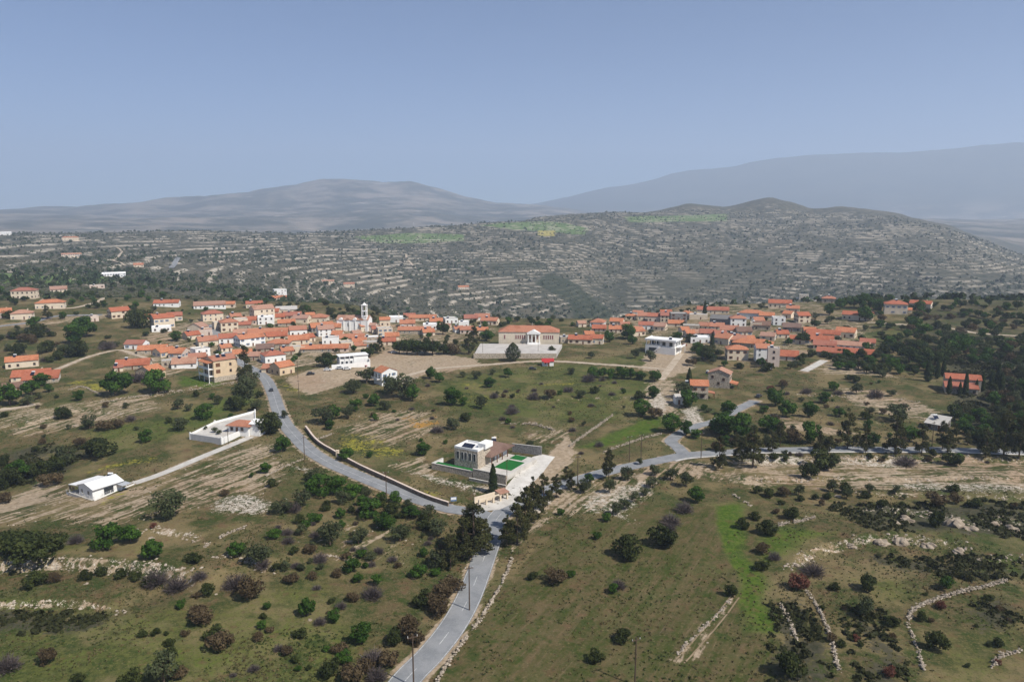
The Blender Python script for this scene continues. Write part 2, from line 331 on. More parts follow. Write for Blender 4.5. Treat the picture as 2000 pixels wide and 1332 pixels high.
# ------------------------------------------------------------------ ground paint (what grows or lies where), from photo outlines
PAINT = [  # channel, strength, edge softness in m, outline
 ('lush', 1.15, 6, [(1385, 985), (1450, 980), (1462, 1080), (1500, 1150), (1512, 1240), (1455, 1240), (1432, 1130), (1402, 1060)]),
 ('lush', .9, 4, [(1125, 874), (1220, 832), (1295, 806), (1295, 838), (1180, 878)]),
 ('lush', .55, 10, [(830, 745), (900, 730), (1100, 705), (1300, 730), (1280, 790), (1240, 830), (1000, 822), (860, 800)]),
 ('lush', .55, 12, [(0, 1130), (400, 1175), (620, 1100), (760, 1210), (740, 1400), (-100, 1400), (-100, 1130)]),
 ('lush', 1.4, 8, [(-60, 533), (95, 538), (98, 552), (-60, 551)]), ('lush', 1.4, 8, [(100, 536), (200, 540), (240, 543), (236, 549), (105, 552)]),
 ('lush', .9, 4, [(345, 737), (430, 734), (432, 752), (355, 758)]), ('lush', .7, 8, [(330, 800), (430, 776), (520, 752), (510, 790), (440, 812), (360, 830)]),
 ('lush', .6, 8, [(150, 840), (420, 800), (480, 810), (340, 860), (200, 900)]),
 ('lush', .8, 6, [(1460, 1060), (1520, 1030), (1640, 1040), (1560, 1080), (1490, 1110)]), ('lush', .6, 10, [(1620, 1110), (1780, 1120), (1820, 1180), (1700, 1190)]),
 ('lush', .5, 12, [(1740, 1240), (2000, 1170), (2100, 1400), (1800, 1400)]), ('lush', .5, 10, [(1160, 920), (1300, 870), (1330, 885), (1200, 915)]),
 ('lush', .5, 6, [(1560, 650), (1800, 640), (1760, 660), (1600, 690)]), ('lush', .55, 10, [(1080, 700), (1300, 690), (1310, 720), (1100, 705)]),
 ('lush', .5, 8, [(0, 1060), (320, 1060), (420, 1080), (340, 1105), (0, 1100)]), ('lush', .35, 10, [(330, 1000), (520, 1000), (560, 1060), (400, 1080)]),
 ('lush', 1.1, 25, [(690, 462), (800, 455), (905, 458), (905, 470), (740, 474)]), ('lush', 1.1, 25, [(935, 440), (1060, 432), (1150, 445), (1140, 458), (1000, 448)]), ('lush', 1.0, 40, [(1220, 424), (1420, 418), (1420, 432), (1230, 434)]),
 ('yellow', .9, 20, [(1050, 450), (1085, 450), (1085, 461), (1050, 462)]),
 ('tan', .50, 8, [(-80, 990), (130, 950), (270, 945), (490, 862), (560, 865), (600, 905), (520, 962), (400, 995), (200, 1035), (-80, 1030)]),
 ('tan', .8, 4, [(560, 738), (600, 725), (700, 704), (760, 684), (830, 684), (930, 700), (950, 716), (840, 730), (790, 742), (700, 742), (640, 764), (600, 772), (570, 757)]),
 ('tan', .55, 5, [(740, 905), (840, 885), (860, 925), (1000, 960), (940, 965), (800, 928)]), ('tan', .9, 4, [(1000, 950), (1060, 900), (1100, 845), (1130, 880), (1110, 920), (1070, 950)]),
 ('tan', .52, 5, [(1085, 950), (1200, 925), (1340, 898), (1600, 892), (2100, 896), (2100, 962), (1700, 960), (1480, 952), (1330, 932), (1240, 985), (1120, 1010), (1010, 1030)]),
 ('tan', .5, 8, [(640, 840), (720, 800), (850, 800), (860, 850), (760, 880)]), ('tan', .6, 8, [(1230, 800), (1260, 740), (1330, 740), (1350, 790), (1330, 830)]),
 ('tan', .55, 5, [(1620, 755), (1720, 762), (1850, 800), (1840, 830), (1680, 800)]), ('tan', .6, 5, [(1490, 805), (1560, 818), (1700, 850), (1600, 850), (1500, 830)]),
 ('tan', .6, 6, [(1600, 700), (1740, 720), (1760, 740), (1600, 730)]), ('tan', .45, 8, [(1000, 840), (1100, 830), (1110, 870), (1020, 870)]),
 ('tan', .5, 8, [(0, 800), (300, 770), (330, 800), (100, 850), (0, 860)]), ('tan', .6, 3, [(1310, 1290), (1345, 1250), (1425, 1165), (1450, 1165), (1400, 1250), (1340, 1300)]),
 ('tan', .5, 5, [(960, 1045), (1080, 985), (1100, 1000), (1010, 1080), (985, 1090)]), ('tan', .35, 8, [(600, 1000), (800, 1040), (880, 1100), (700, 1120), (560, 1060)]),
 ('tan', .52, 10, [(230, 700), (250, 660), (400, 616), (500, 606), (720, 628), (980, 636), (960, 660), (760, 690), (600, 720), (480, 745), (380, 720), (300, 750)]),
 ('tan', .46, 10, [(1110, 630), (1400, 590), (1600, 590), (1720, 640), (1700, 690), (1560, 700), (1500, 720), (1350, 700), (1240, 670)]),
 ('tan', .8, 4, [(1260, 690), (1350, 670), (1360, 720), (1300, 740), (1250, 720)]), ('tan', .5, 8, [(-50, 640), (60, 620), (230, 610), (240, 620), (60, 640)]),
 ('tan', .8, 6, [(-80, 1010), (80, 940), (130, 945), (60, 985), (-80, 1020)]),
 ('rock', .55, 4, [(440, 968), (500, 962), (545, 985), (500, 1010), (400, 1004)]), ('rock', .6, 3, [(560, 905), (600, 915), (660, 940), (630, 945)]),
 ('rock', .55, 4, [(850, 925), (960, 955), (930, 965), (780, 920)]), ('rock', .6, 4, [(1255, 790), (1290, 750), (1310, 790), (1290, 820)]),
 ('rock', .5, 4, [(1120, 990), (1180, 945), (1290, 940), (1230, 1000), (1260, 1030)]), ('rock', .6, 5, [(1440, 892), (1560, 890), (1580, 905), (1450, 910)]), ('rock', .5, 5, [(1640, 892), (1800, 892), (1780, 915), (1650, 912)]),
 ('rock', .5, 5, [(1700, 940), (2060, 940), (2060, 970), (1800, 965)]), ('rock', .9, 2, [(1040, 950), (1090, 975), (1060, 1002), (1030, 1000)]),
 ('rock', .55, 3, [(760, 742), (800, 735), (810, 745), (780, 755)]), ('rock', .6, 3, [(1330, 800), (1365, 790), (1375, 830), (1330, 850)]),
 ('yellow', .5, 6, [(640, 845), (740, 845), (800, 880), (740, 905), (660, 880)]), ('yellow', .55, 4, [(160, 925), (230, 900), (300, 888), (330, 890), (290, 905), (200, 920)]),
 ('yellow', .6, 3, [(700, 928), (860, 962), (850, 972), (780, 960), (700, 940)]), ('yellow', .5, 5, [(130, 745), (200, 740), (222, 762), (140, 766)]), ('yellow', .5, 4, [(540, 742), (580, 752), (600, 775), (560, 770)]),
 ('yellow', .4, 6, [(1300, 975), (1420, 930), (1440, 945), (1340, 990)]), ('yellow', .5, 4, [(1060, 748), (1130, 745), (1130, 753), (1060, 755)]), ('yellow', .6, 3, [(190, 975), (240, 960), (245, 966), (200, 985)]),
 ('yellow', .4, 6, [(500, 890), (560, 880), (560, 900), (510, 905)]), ('yellow', .35, 8, [(900, 740), (1010, 760), (1000, 800), (880, 790)]),
 ('orange', .5, 5, [(780, 812), (850, 812), (860, 830), (830, 842), (800, 838)]),
 ('scrub', .62, 5, [(1500, 1180), (1560, 1140), (1600, 1220), (1650, 1400), (1500, 1400)]), ('scrub', .58, 6, [(1600, 985), (2080, 975), (2080, 1065), (1900, 1050), (1700, 1042)]),
 ('scrub', .6, 6, [(1700, 1078), (1900, 1085), (2080, 1100), (2080, 1125), (1900, 1135), (1740, 1115)]), ('scrub', .62, 4, [(-80, 1182), (200, 1186), (235, 1196), (150, 1240), (-80, 1236)]),
 ('scrub', .6, 8, [(1640, 1180), (1720, 1190), (1780, 1300), (1760, 1400), (1680, 1400)]), ('scrub', .7, 8, [(1840, 700), (2080, 660), (2080, 890), (1900, 880)]), ('scrub', .58, 5, [(1860, 1190), (1980, 1160), (2000, 1210), (1900, 1240)]),
 ('scrub', .5, 10, [(1740, 580), (2100, 590), (2100, 690), (1800, 680)]), ('scrub', .58, 5, [(0, 880), (130, 860), (180, 880), (120, 930), (0, 960)]),
 ('scrub', 1.0, 12, [(1070, 530), (1130, 556), (1200, 606), (1190, 624), (1110, 590), (1040, 552)]), ('scrub', .62, 40, [(1110, 530), (1200, 500), (1500, 480), (1560, 560), (1300, 600), (1210, 596)]), ('scrub', .55, 40, [(1700, 490), (1850, 500), (2040, 540), (2040, 610), (1750, 570)]), ('scrub', .8, 20, [(940, 510), (1060, 508), (1070, 525), (960, 530)]),
 ('field', 1.0, 6, [(840, 1400), (930, 1230), (1010, 1115), (1080, 1040), (1250, 990), (1480, 980), (1530, 1400)])]
CH = ['lush', 'tan', 'rock', 'yellow', 'orange', 'scrub', 'field']
PAINT_W = [(c, s, sf, q[:, :2]) for q, (c, s, sf, o) in zip(W0s([e[3] for e in PAINT]), PAINT)]
def paint_at(x, y):
    m = {c: np.zeros(x.shape) for c in CH}
    wx = 2.5 * fbm(x / 11, y / 11, 3, 81); wy = 2.5 * fbm(x / 11, y / 11, 3, 83)
    X = x + wx; Y = y + wy
    for c, s, sf, poly in PAINT_W:
        pm = sf * 1.5
        sel = np.where((X > poly[:, 0].min() - pm) & (X < poly[:, 0].max() + pm) & (Y > poly[:, 1].min() - pm) & (Y < poly[:, 1].max() + pm))
        if not len(sel[0]): continue
        xs, ys = X[sel], Y[sel]; i = inpoly(xs, ys, poly); D, _ = pdist(xs, ys, np.vstack([poly, poly[:1]]), pm * 2 + 1)
        D = np.minimum(D, pm * 3); v = s * sstep(-sf, sf, np.where(i, D, -D))
        m[c][sel] = np.maximum(m[c][sel], v)
    return m
# ------------------------------------------------------------------ ground sheet
def ground_material():
    t = NT('ground', .95, .05); p = t.pos()
    a1 = t.attr('paint_a'); a2 = t.attr('paint_b')
    s1 = t.n('ShaderNodeSeparateColor'); t.put(s1.inputs[0], a1.outputs['Color']); s2 = t.n('ShaderNodeSeparateColor'); t.put(s2.inputs[0], a2.outputs['Color'])
    lush, tan, rock, yellow = s1.outputs[0], s1.outputs[1], s1.outputs[2], a1.outputs['Alpha']
    orange, scrub, field, far = s2.outputs[0], s2.outputs[1], s2.outputs[2], a2.outputs['Alpha']
    wall = t.attr('wall').outputs['Fac']; mount = t.attr('mount').outputs['Fac']
    nb = t.noise(p, .018, 4); nm = t.noise(p, .11, 5, .62); nf = t.noise(p, .75, 4, .65); nv = t.noise(p, 3.2, 3, .7)
    st = t.noise(t.mapv(p, (0, 0, R(-30)), (1, 13, 1)), .55, 4, .65); st2 = t.noise(t.mapv(p, (0, 0, R(-30)), (1, 18, 1)), 1.6, 3, .6)
    cmb = t.math('ADD', t.math('MULTIPLY', nm, .55), t.math('MULTIPLY', nf, .45))
    g = t.mix(t.ramp(cmb, .42, .58), (.040, .055, .015), (.112, .086, .041))
    n4 = t.noise(p, .045, 5, .65); g = t.mix(t.math('MULTIPLY', t.ramp(n4, .46, .60), .75), g, (.205, .155, .078)); g = t.mix(t.math('MULTIPLY', t.ramp(nb, .5, .36), .5), g, (.042, .064, .016))
    g = t.mix(t.math('MULTIPLY', t.ramp(nv, .54, .72), .6), g, (.20, .155, .09))
    g = t.mix(t.math('MULTIPLY', t.ramp(nv, .46, .26), .65), g, (.018, .024, .008))
    def over(base, mask, col, k=.9, noise=None, lo=.38, hi=.62):
        f = t.math('ADD', mask, t.math('MULTIPLY', t.math('SUBTRACT', noise if noise is not None else cmb, .5), k))
        f = t.math('MULTIPLY', t.ramp(f, lo, hi), t.ramp(mask, .02, .2))
        return t.mix(f, base, col)
    lg = t.mix(t.ramp(nf, .35, .7), (.046, .088, .010), (.088, .125, .020))
    g = over(g, lush, lg, 1.6, None, .3, .95)
    fs = t.math('ADD', t.math('MULTIPLY', st, .35), t.math('MULTIPLY', cmb, .65)); fg = t.mix(t.ramp(fs, .40, .60), (.050, .062, .016), (.122, .090, .046)); fg = t.mix(t.math('MULTIPLY', t.ramp(st2, .58, .74), .4), fg, (.20, .145, .088))
    fg = t.mix(t.math('MULTIPLY', t.ramp(nm, .52, .70), .55), fg, (.040, .078, .014))
    g = over(g, t.math('MULTIPLY', field, t.math('SUBTRACT', 1.15, lush)), fg, .5)
    n5 = t.noise(p, .22, 4, .7); n6 = t.noise(p, 1.6, 3, .75)
    g = t.mix(t.math('MULTIPLY', t.ramp(n5, .55, .68), .6), g, (.125, .072, .042)); g = t.mix(t.math('MULTIPLY', t.ramp(n5, .44, .32), .5), g, (.034, .058, .012))
    g = t.mix(t.math('MULTIPLY', t.ramp(n6, .56, .70), .6), g, (.19, .15, .075)); g = t.mix(t.math('MULTIPLY', t.ramp(n6, .44, .30), .6), g, (.018, .026, .007))
    ts = t.mix(t.ramp(nf, .3, .7), (.245, .185, .118), (.40, .315, .225)); ts = t.mix(t.math('MULTIPLY', t.ramp(nb, .5, .62), .4), ts, (.30, .19, .12))
    sx = t.n('ShaderNodeSeparateXYZ'); t.put(sx.inputs[0], p); stx = t.noise(t.mapv(p, (0, 0, R(-86)), (1, 11, 1)), .6, 4, .65); sm = t.ramp(sx.outputs[0], 55, 95)
    stm = t.math('ADD', t.math('MULTIPLY', st, t.math('SUBTRACT', 1.0, sm)), t.math('MULTIPLY', stx, sm))
    sn = t.math('ADD', t.math('MULTIPLY', stm, .6), t.math('MULTIPLY', cmb, .4))
    g = over(g, tan, ts, 2.6, sn, .42, .62)
    g = over(g, yellow, t.mix(t.ramp(nf, .35, .65), (.15, .15, .03), (.27, .24, .035)), 2.6, None, .42, .7)
    g = over(g, orange, (.36, .19, .04), 2.6, None, .42, .7)
    g = over(g, scrub, t.mix(t.ramp(nf, .3, .7), (.028, .034, .018), (.085, .075, .048)), 2.2)
    vo = t.n('ShaderNodeTexVoronoi'); t.put(vo.inputs['Vector'], p); vo.inputs['Scale'].default_value = 1.1
    rk = t.mix(t.ramp(nf, .3, .7), (.36, .31, .25), (.56, .50, .42)); rk = t.mix(t.math('MULTIPLY', t.ramp(vo.outputs['Distance'], .5, .9), .6), rk, (.16, .13, .08))
    g = over(g, rock, rk, 2.2, t.math('ADD', t.math('MULTIPLY', nv, .5), t.math('MULTIPLY', nf, .5)), .42, .6)
    # far hillside: grey-green scrub, pale dry-stone terrace walls
    n1 = t.noise(p, .012, 4, .6); n2 = t.noise(p, .06, 5, .7); n3 = t.noise(p, .22, 3, .7)
    fh = t.mix(t.ramp(n2, .40, .60), (.040, .045, .028), (.105, .095, .066)); fh = t.mix(t.math('MULTIPLY', t.ramp(n1, .5, .66), .5), fh, (.135, .115, .078))
    fh = t.mix(t.math('MULTIPLY', t.ramp(n3, .6, .72), .5), fh, (.26, .22, .17))
    fh = over(fh, lush, (.10, .15, .045), .7); fh = over(fh, yellow, (.33, .28, .08), .7)
    fh = over(fh, scrub, t.mix(t.ramp(n3, .3, .7), (.022, .032, .014), (.05, .055, .03)), .8, n2)
    wall = t.math('MULTIPLY', wall, t.math('SUBTRACT', 1.0, t.math('MULTIPLY', t.ramp(scrub, .1, .7), .85)))
    wl = t.math('MULTIPLY', wall, t.ramp(t.math('ADD', t.math('MULTIPLY', n2, .55), t.math('MULTIPLY', n1, .45)), .475, .54))
    fh = t.mix(t.math('MULTIPLY', wl, .82), fh, (.47, .41, .33))
    fh = t.mix(t.ramp(rock, .2, .7), fh, (.46, .40, .32))
    m1 = t.noise(p, .0027, 6, .65); m2 = t.noise(t.mapv(p, (0, 0, 0), (3, 1, 1)), .005, 5, .7)
    m3 = t.noise(t.mapv(p, (0, 0, 0), (3.5, 1, 1)), .012, 4, .7); mc = t.mix(t.ramp(m1, .42, .60), (.052, .056, .042), (.22, .185, .145)); mc = t.mix(t.math('MULTIPLY', t.ramp(m2, .58, .68), .75), mc, (.46, .39, .32)); mc = t.mix(t.math('MULTIPLY', t.ramp(m3, .52, .40), .45), mc, (.055, .06, .045))
    mc = t.mix(t.ramp(mount, 1.05, 1.9), mc, t.mix(t.ramp(m1, .4, .6), (.035, .045, .03), (.06, .065, .045)))
    fh = t.mix(t.math('MINIMUM', mount, 1.0), fh, mc)
    g = t.mix(far, g, fh)
    t.bump(t.math('ADD', t.math('MULTIPLY', nf, .6), t.math('MULTIPLY', nv, .5)), .55, .35)
    return t.col(g)
def ground_arrays():
    az = np.concatenate([np.radians(np.arange(-180, -42, 6)), np.radians(np.linspace(-41, 41, 610)), np.radians(np.arange(46, 180, 6))])
    d = np.concatenate([[3, 12, 25, 40, 55], np.exp(np.arange(math.log(68), math.log(820), .0052)), np.exp(np.arange(math.log(822), math.log(2900), .0044)), np.exp(np.arange(math.log(2920), math.log(13900), .012))])
    A, D = np.meshgrid(az, d); return A, D, D * np.sin(A), D * np.cos(A)
def add_ground():
    global G_AZ, G_D, G_Z
    A, D, X, Y = ground_arrays(); nr, nc = X.shape
    Z, bank, wall, road = land(X, Y, True); m = paint_at(X, Y)
    m['rock'] = np.maximum(m['rock'], bank * .38 * (1 - sstep(600, 700, D)))
    m['tan'] = np.maximum(m['tan'], bank * .48 * (1 - sstep(600, 700, D)))
    verge = (1 - sstep(.3, 2.2, road)) * (road < 50) * (1 - sstep(600, 800, D)); m['tan'] = np.maximum(m['tan'], verge * .62)
    sl = sstep(500, 900, D); m['scrub'] *= 1 - sl * .3
    G_AZ, G_D, G_Z = A[0], D[:, 0], Z
    i = np.arange(nr - 1)[:, None] * nc; j = np.arange(nc)[None, :]; j2 = (j + 1) % nc
    f = np.stack([i + j, i + j2, i + nc + j2, i + nc + j], -1).reshape(-1, 4)
    v = np.stack([X, Y, Z], -1).reshape(-1, 3)
    me = mesh('ground', v, f[:, ::-1].copy(), True)
    far = sstep(690, 860, D)
    for nm, ch in (('paint_a', (m['lush'], m['tan'], m['rock'], m['yellow'])), ('paint_b', (m['orange'], m['scrub'], m['field'], far))):
        at = me.color_attributes.new(nm, 'FLOAT_COLOR', 'POINT'); at.data.foreach_set('color', np.stack(ch, -1).astype(np.float32).ravel())
    for nm, ch in (('wall', wall), ('mount', sstep(2900, 4200, D) + sstep(9300, 10200, D))):
        at = me.attributes.new(nm, 'FLOAT', 'POINT'); at.data.foreach_set('value', ch.astype(np.float32).ravel())
    o = link('ground', me, ground_material()); tag(o, 'rolling green and tan countryside with terraces and far mountains', kind='structure')
    return o
add_ground()
def gz(x, y):
    """height of the built ground sheet (bilinear in its own grid)"""
    x = np.asarray(x, float); y = np.asarray(y, float)
    az = np.arctan2(x, y); d = np.hypot(x, y)
    j = np.clip(np.searchsorted(G_AZ, az) - 1, 0, len(G_AZ) - 2); i = np.clip(np.searchsorted(G_D, d) - 1, 0, len(G_D) - 2)
    fa = np.clip((az - G_AZ[j]) / (G_AZ[j + 1] - G_AZ[j]), 0, 1); fd = np.clip((d - G_D[i]) / (G_D[i + 1] - G_D[i]), 0, 1)
    return (G_Z[i, j] * (1 - fa) + G_Z[i, j + 1] * fa) * (1 - fd) + (G_Z[i + 1, j] * (1 - fa) + G_Z[i + 1, j + 1] * fa) * fd
def P(pts): return pix(pts, gz)

# ------------------------------------------------------------------ roads and tracks
def asphalt(name, a, b):
    t = NT(name, .9, .15); p = t.pos(); n = t.noise(p, .25, 5, .65); n2 = t.noise(p, 4, 3, .7)
    c = t.mix(t.ramp(n, .35, .65), a, b); c = t.mix(t.math('MULTIPLY', t.ramp(n2, .45, .7), .35), c, tuple(x * 1.25 for x in b)); t.bump(n2, .2, .03); return t.col(c)
M_ROAD = asphalt('asphalt', (.185, .192, .198), (.25, .253, .255)); M_TRACK = asphalt('dirt', (.34, .27, .19), (.47, .39, .30)); M_CONC = asphalt('concrete', (.42, .39, .35), (.54, .51, .46))
M_DARKROAD = asphalt('old_asphalt', (.12, .125, .13), (.18, .18, .178))
t = NT('road_paint', .8); M_PAINT = t.col(t.mix(t.ramp(t.noise(t.pos(), 1.5, 4), .4, .6), (.55, .55, .53), (.33, .33, .33)))
def ribbon(line, off0, off1, lift, n=5):
    line = np.asarray(line); tg = np.gradient(line, axis=0); tg /= np.hypot(tg[:, 0], tg[:, 1])[:, None] + 1e-9
    nm = np.stack([-tg[:, 1], tg[:, 0]], 1); k = np.linspace(off0, off1, n)
    q = line[:, None, :] + nm[:, None, :] * k[None, :, None]
    z = gz(q[..., 0], q[..., 1]); dd = np.hypot(q[..., 0], q[..., 1])
    zc = z.mean(1, keepdims=True); z = zc + (z - zc) * .5 + lift + .25 * sstep(500, 1000, dd) + 1.0 * sstep(900, 1500, dd)
    v = np.concatenate([q, z[..., None]], -1).reshape(-1, 3); L = len(line)
    i = np.arange(L - 1)[:, None] * n; j = np.arange(n - 1)[None, :]
    return v, np.stack([i + j, i + n + j, i + n + j + 1, i + j + 1], -1).reshape(-1, 4)[:, ::-1].copy()
LIFT = {'main_road': .14, 'village_road': .134, 'side_road': .128}
LBL = {'main_road': 'grey asphalt main road climbing from the bottom and bending right', 'village_road': 'grey asphalt road running left from the junction into the village', 'side_road': 'narrow grey lane branching up to the stone houses at right'}
road_obj = {}
for k, (line, wd) in ROADS.items():
    v, f = ribbon(line, -wd / 2, wd / 2, LIFT[k]); o = link(k, mesh(k, v, f, True), M_ROAD); tag(o, LBL[k], kind='structure'); road_obj[k] = o
def mark(parent, name, line, o0, o1, lift, mat):
    v, f = ribbon(line, o0, o1, lift, 2); link(name, mesh(name, v, f), mat, parent)
L = ROADS['main_road'][0]; near = L[np.hypot(L[:, 0], L[:, 1]) < 245]
jn = 0
mark(road_obj['main_road'], 'edge_line', near, 2.7, 2.84, .15, M_PAINT); mark(road_obj['main_road'], 'edge_line', near, -2.84, -2.7, .15, M_PAINT)
fine = smooth_line(near, 1.0)
for s in range(0, len(fine) - 7, 11): mark(road_obj['main_road'], 'centre_dash', fine[s:s + 5], -.07, .07, .15, M_PAINT)
V = smooth_line(ROADS['village_road'][0][8:110], 1.0)
mark(road_obj['village_road'], 'centre_line', V, -.06, .06, .145, M_PAINT)
v, f = ribbon(L[(L[:, 0] > 55) & (L[:, 0] < 190)], -4.2, -3.05, .2, 2); o = link('pavement', mesh('pavement', v, f), M_CONC); tag(o, 'pale concrete strip along the lower edge of the main road', kind='structure')
TL = {'concrete_path': M_CONC, 'pale_road': M_ROAD, 'white_lane': M_ROAD, 'village_lane': M_ROAD, 'yard_lane': M_CONC}
for k, (line, wd) in TRACKS.items():
    v, f = ribbon(line, -wd / 2, wd / 2, .1); o = link(k, mesh(k, v, f, True), TL.get(k, M_TRACK)); tag(o, 'pale ' + k.replace('_', ' ') + ' crossing the open land', kind='structure')

M_WHEEL = asphalt('wheel_earth', (.20, .15, .09), (.28, .21, .135))
for k, off in (('wheel_track', -.9), ('wheel_track', .9)):
    ln = smooth_line(W0([(1328, 1292), (1360, 1258), (1396, 1216), (1436, 1166)])[:, :2], 1.0); v, f = ribbon(ln, off - .17, off + .17, .06, 3); o = link(k, mesh(k, v, f, True), M_WHEEL); tag(o, 'dry earth wheel track across the ploughed field', kind='structure')
# ------------------------------------------------------------------ haze: one even box of air
hz = NT('haze'); hz.t.nodes.remove(hz.b); pv = hz.n('ShaderNodeVolumePrincipled')
pv.inputs['Color'].default_value = (.70, .82, 1.0, 1); pv.inputs['Density'].default_value = HAZE; pv.inputs['Anisotropy'].default_value = 0.15
hz.t.links.new(pv.outputs[0], hz.t.nodes['Material Output'].inputs['Volume'])
bx = [(x, y, z) for z in (-230, 1400) for y in (-15500, 15500) for x in (-15500, 15500)]
link('haze', mesh('haze', bx, [(0, 2, 3, 1), (4, 5, 7, 6), (0, 1, 5, 4), (2, 6, 7, 3), (0, 4, 6, 2), (1, 3, 7, 5)]), hz.m)['kind'] = 'stuff'
# ------------------------------------------------------------------ mesh builder
class MB:
    def __init__(s): s.v = []; s.f = []; s.m = []
    def face(s, pts, m=0):
        n = len(s.v); s.v += [tuple(p) for p in pts]; s.f.append(tuple(range(n, n + len(pts)))); s.m.append(m); return s
    def box(s, x0, x1, y0, y1, z0, z1, m=0):
        n = len(s.v); s.v += [(x, y, z) for z in (z0, z1) for y in (y0, y1) for x in (x0, x1)]
        s.f += [tuple(n + i for i in q) for q in ((0, 2, 3, 1), (4, 5, 7, 6), (0, 1, 5, 4), (2, 6, 7, 3), (0, 4, 6, 2), (1, 3, 7, 5))]; s.m += [m] * 6; return s
    def solid(s, low, high, m=0):
        """two matching rings of points"""
        n = len(s.v); k = len(low); s.v += [tuple(p) for p in low] + [tuple(p) for p in high]
        s.f.append(tuple(n + i for i in reversed(range(k)))); s.f.append(tuple(n + k + i for i in range(k))); s.m += [m, m]
        for i in range(k): s.f.append((n + i, n + (i + 1) % k, n + k + (i + 1) % k, n + k + i)); s.m.append(m)
        return s
    def ext(s, poly, z0, z1, m=0): return s.solid([(x, y, z0) for x, y in poly], [(x, y, z1) for x, y in poly], m)
    def cyl(s, x, y, z0, z1, r, n=10, r2=None, m=0):
        r2 = r if r2 is None else r2; a = [2 * math.pi * i / n for i in range(n)]
        return s.solid([(x + r * math.cos(t), y + r * math.sin(t), z0) for t in a], [(x + r2 * math.cos(t), y + r2 * math.sin(t), z1) for t in a], m)
    def bar(s, p, q, r, n=6, r2=None, m=0):
        p = Vector(p); q = Vector(q); d = (q - p).normalized(); u = d.orthogonal().normalized(); w_ = d.cross(u); r2 = r if r2 is None else r2
        a = [2 * math.pi * i / n for i in range(n)]
        return s.solid([p + (u * math.cos(t) + w_ * math.sin(t)) * r for t in a], [q + (u * math.cos(t) + w_ * math.sin(t)) * r2 for t in a], m)
    def mesh(s, name, mats=()):
        me = bpy.data.meshes.new(name); me.from_pydata(s.v, [], s.f); me.polygons.foreach_set('material_index', s.m)
        for m in (mats if isinstance(mats, (list, tuple)) else [mats]): me.materials.append(m)
        me.update(); return me
    def build(s, name, mats, parent=None, loc=None, rz=0): return link(name, s.mesh(name, mats), None, parent, loc, rz)
def empty(name, loc, rz=0):
    o = bpy.data.objects.new(name, None); C.objects.link(o); o.location = loc; o.rotation_euler = (0, 0, rz); o.empty_display_size = 1; return o

# ------------------------------------------------------------------ building materials
def plaster(name, c, var=.18):
    t = NT(name, .92, .1); p = t.obj(); n = t.noise(p, .5, 5, .65); r = t.rnd()
    k = t.mix(t.ramp(n, .3, .75), tuple(x * (1 - var) for x in c), c); k = t.mix(t.math('MULTIPLY', r, .22), k, tuple(x * .72 for x in c))
    st = t.noise(t.mapv(p, (0, 0, 0), (1, 1, 6)), 1.3, 3, .6); k = t.mix(t.math('MULTIPLY', t.ramp(st, .58, .78), .35), k, tuple(x * .55 for x in c)); return t.col(k)
def stone(name, c):
    t = NT(name, .95, .1); p = t.obj(); b = t.n('ShaderNodeTexBrick'); mp = t.n('ShaderNodeVectorMath', operation='ADD')
    vo = t.n('ShaderNodeTexVoronoi'); t.put(vo.inputs['Vector'], p); vo.inputs['Scale'].default_value = 2.2
    n = t.noise(p, .6, 4); k = t.mix(t.ramp(n, .3, .7), tuple(x * .75 for x in c), c); vs = t.n('ShaderNodeSeparateColor'); t.put(vs.inputs[0], vo.outputs['Color']); k = t.mix(t.math('MULTIPLY', vs.outputs[0], .4), k, tuple(x * .6 for x in c)); k = t.mix(t.ramp(vo.outputs['Distance'], .42, .7), k, tuple(x * .5 for x in c))
    t.bump(vo.outputs['Distance'], .4, .06); return t.col(k)
def tiles(name, c, pale):
    t = NT(name, .9, .12); p = t.obj(); r = t.rnd(); n = t.noise(p, .35, 5, .7); n2 = t.noise(p, 2.2, 3, .7)
    k = t.mix(t.ramp(n, .32, .7), tuple(x * .78 for x in c), c); k = t.mix(t.math('MULTIPLY', t.ramp(n2, .42, .64), .65), k, pale); k = t.mix(t.ramp(r, .35, 1.3), k, tuple(x * .55 + .085 for x in c)); k = t.mix(t.math('MULTIPLY', t.ramp(t.noise(p, .12, 3), .5, .65), .5), k, tuple(x * .5 for x in c))
    wv = t.n('ShaderNodeTexWave', wave_type='BANDS', bands_direction='X'); t.put(wv.inputs['Vector'], p); wv.inputs['Scale'].default_value = 1.0; wv.inputs['Distortion'].default_value = .3
    k = t.mix(t.math('MULTIPLY', t.ramp(wv.outputs['Fac'], .35, .05), .35), k, tuple(x * .45 for x in c)); t.bump(wv.outputs['Fac'], .5, .06); return t.col(k)
def plain(name, c, rough=.6, spec=.4, var=.12, metal=0):
    t = NT(name, rough, spec); t.b.inputs['Metallic'].default_value = metal; n = t.noise(t.obj(), 1.2, 4, .6); return t.col(t.mix(t.ramp(n, .3, .7), tuple(x * (1 - var) for x in c), c))
WALL = {'c': plaster('cream_plaster', (.74, .62, .47)), 'w': plaster('white_plaster', (.84, .825, .79), .08), 's': stone('beige_stone', (.52, .44, .34)), 'p': plaster('pink_plaster', (.68, .55, .46)), 'y': plaster('warm_plaster', (.70, .54, .36)), 'g': stone('grey_stone', (.30, .29, .275)), 'k': stone('pale_stone', (.60, .51, .40)), 'a': plaster('ashlar', (.66, .57, .44))}
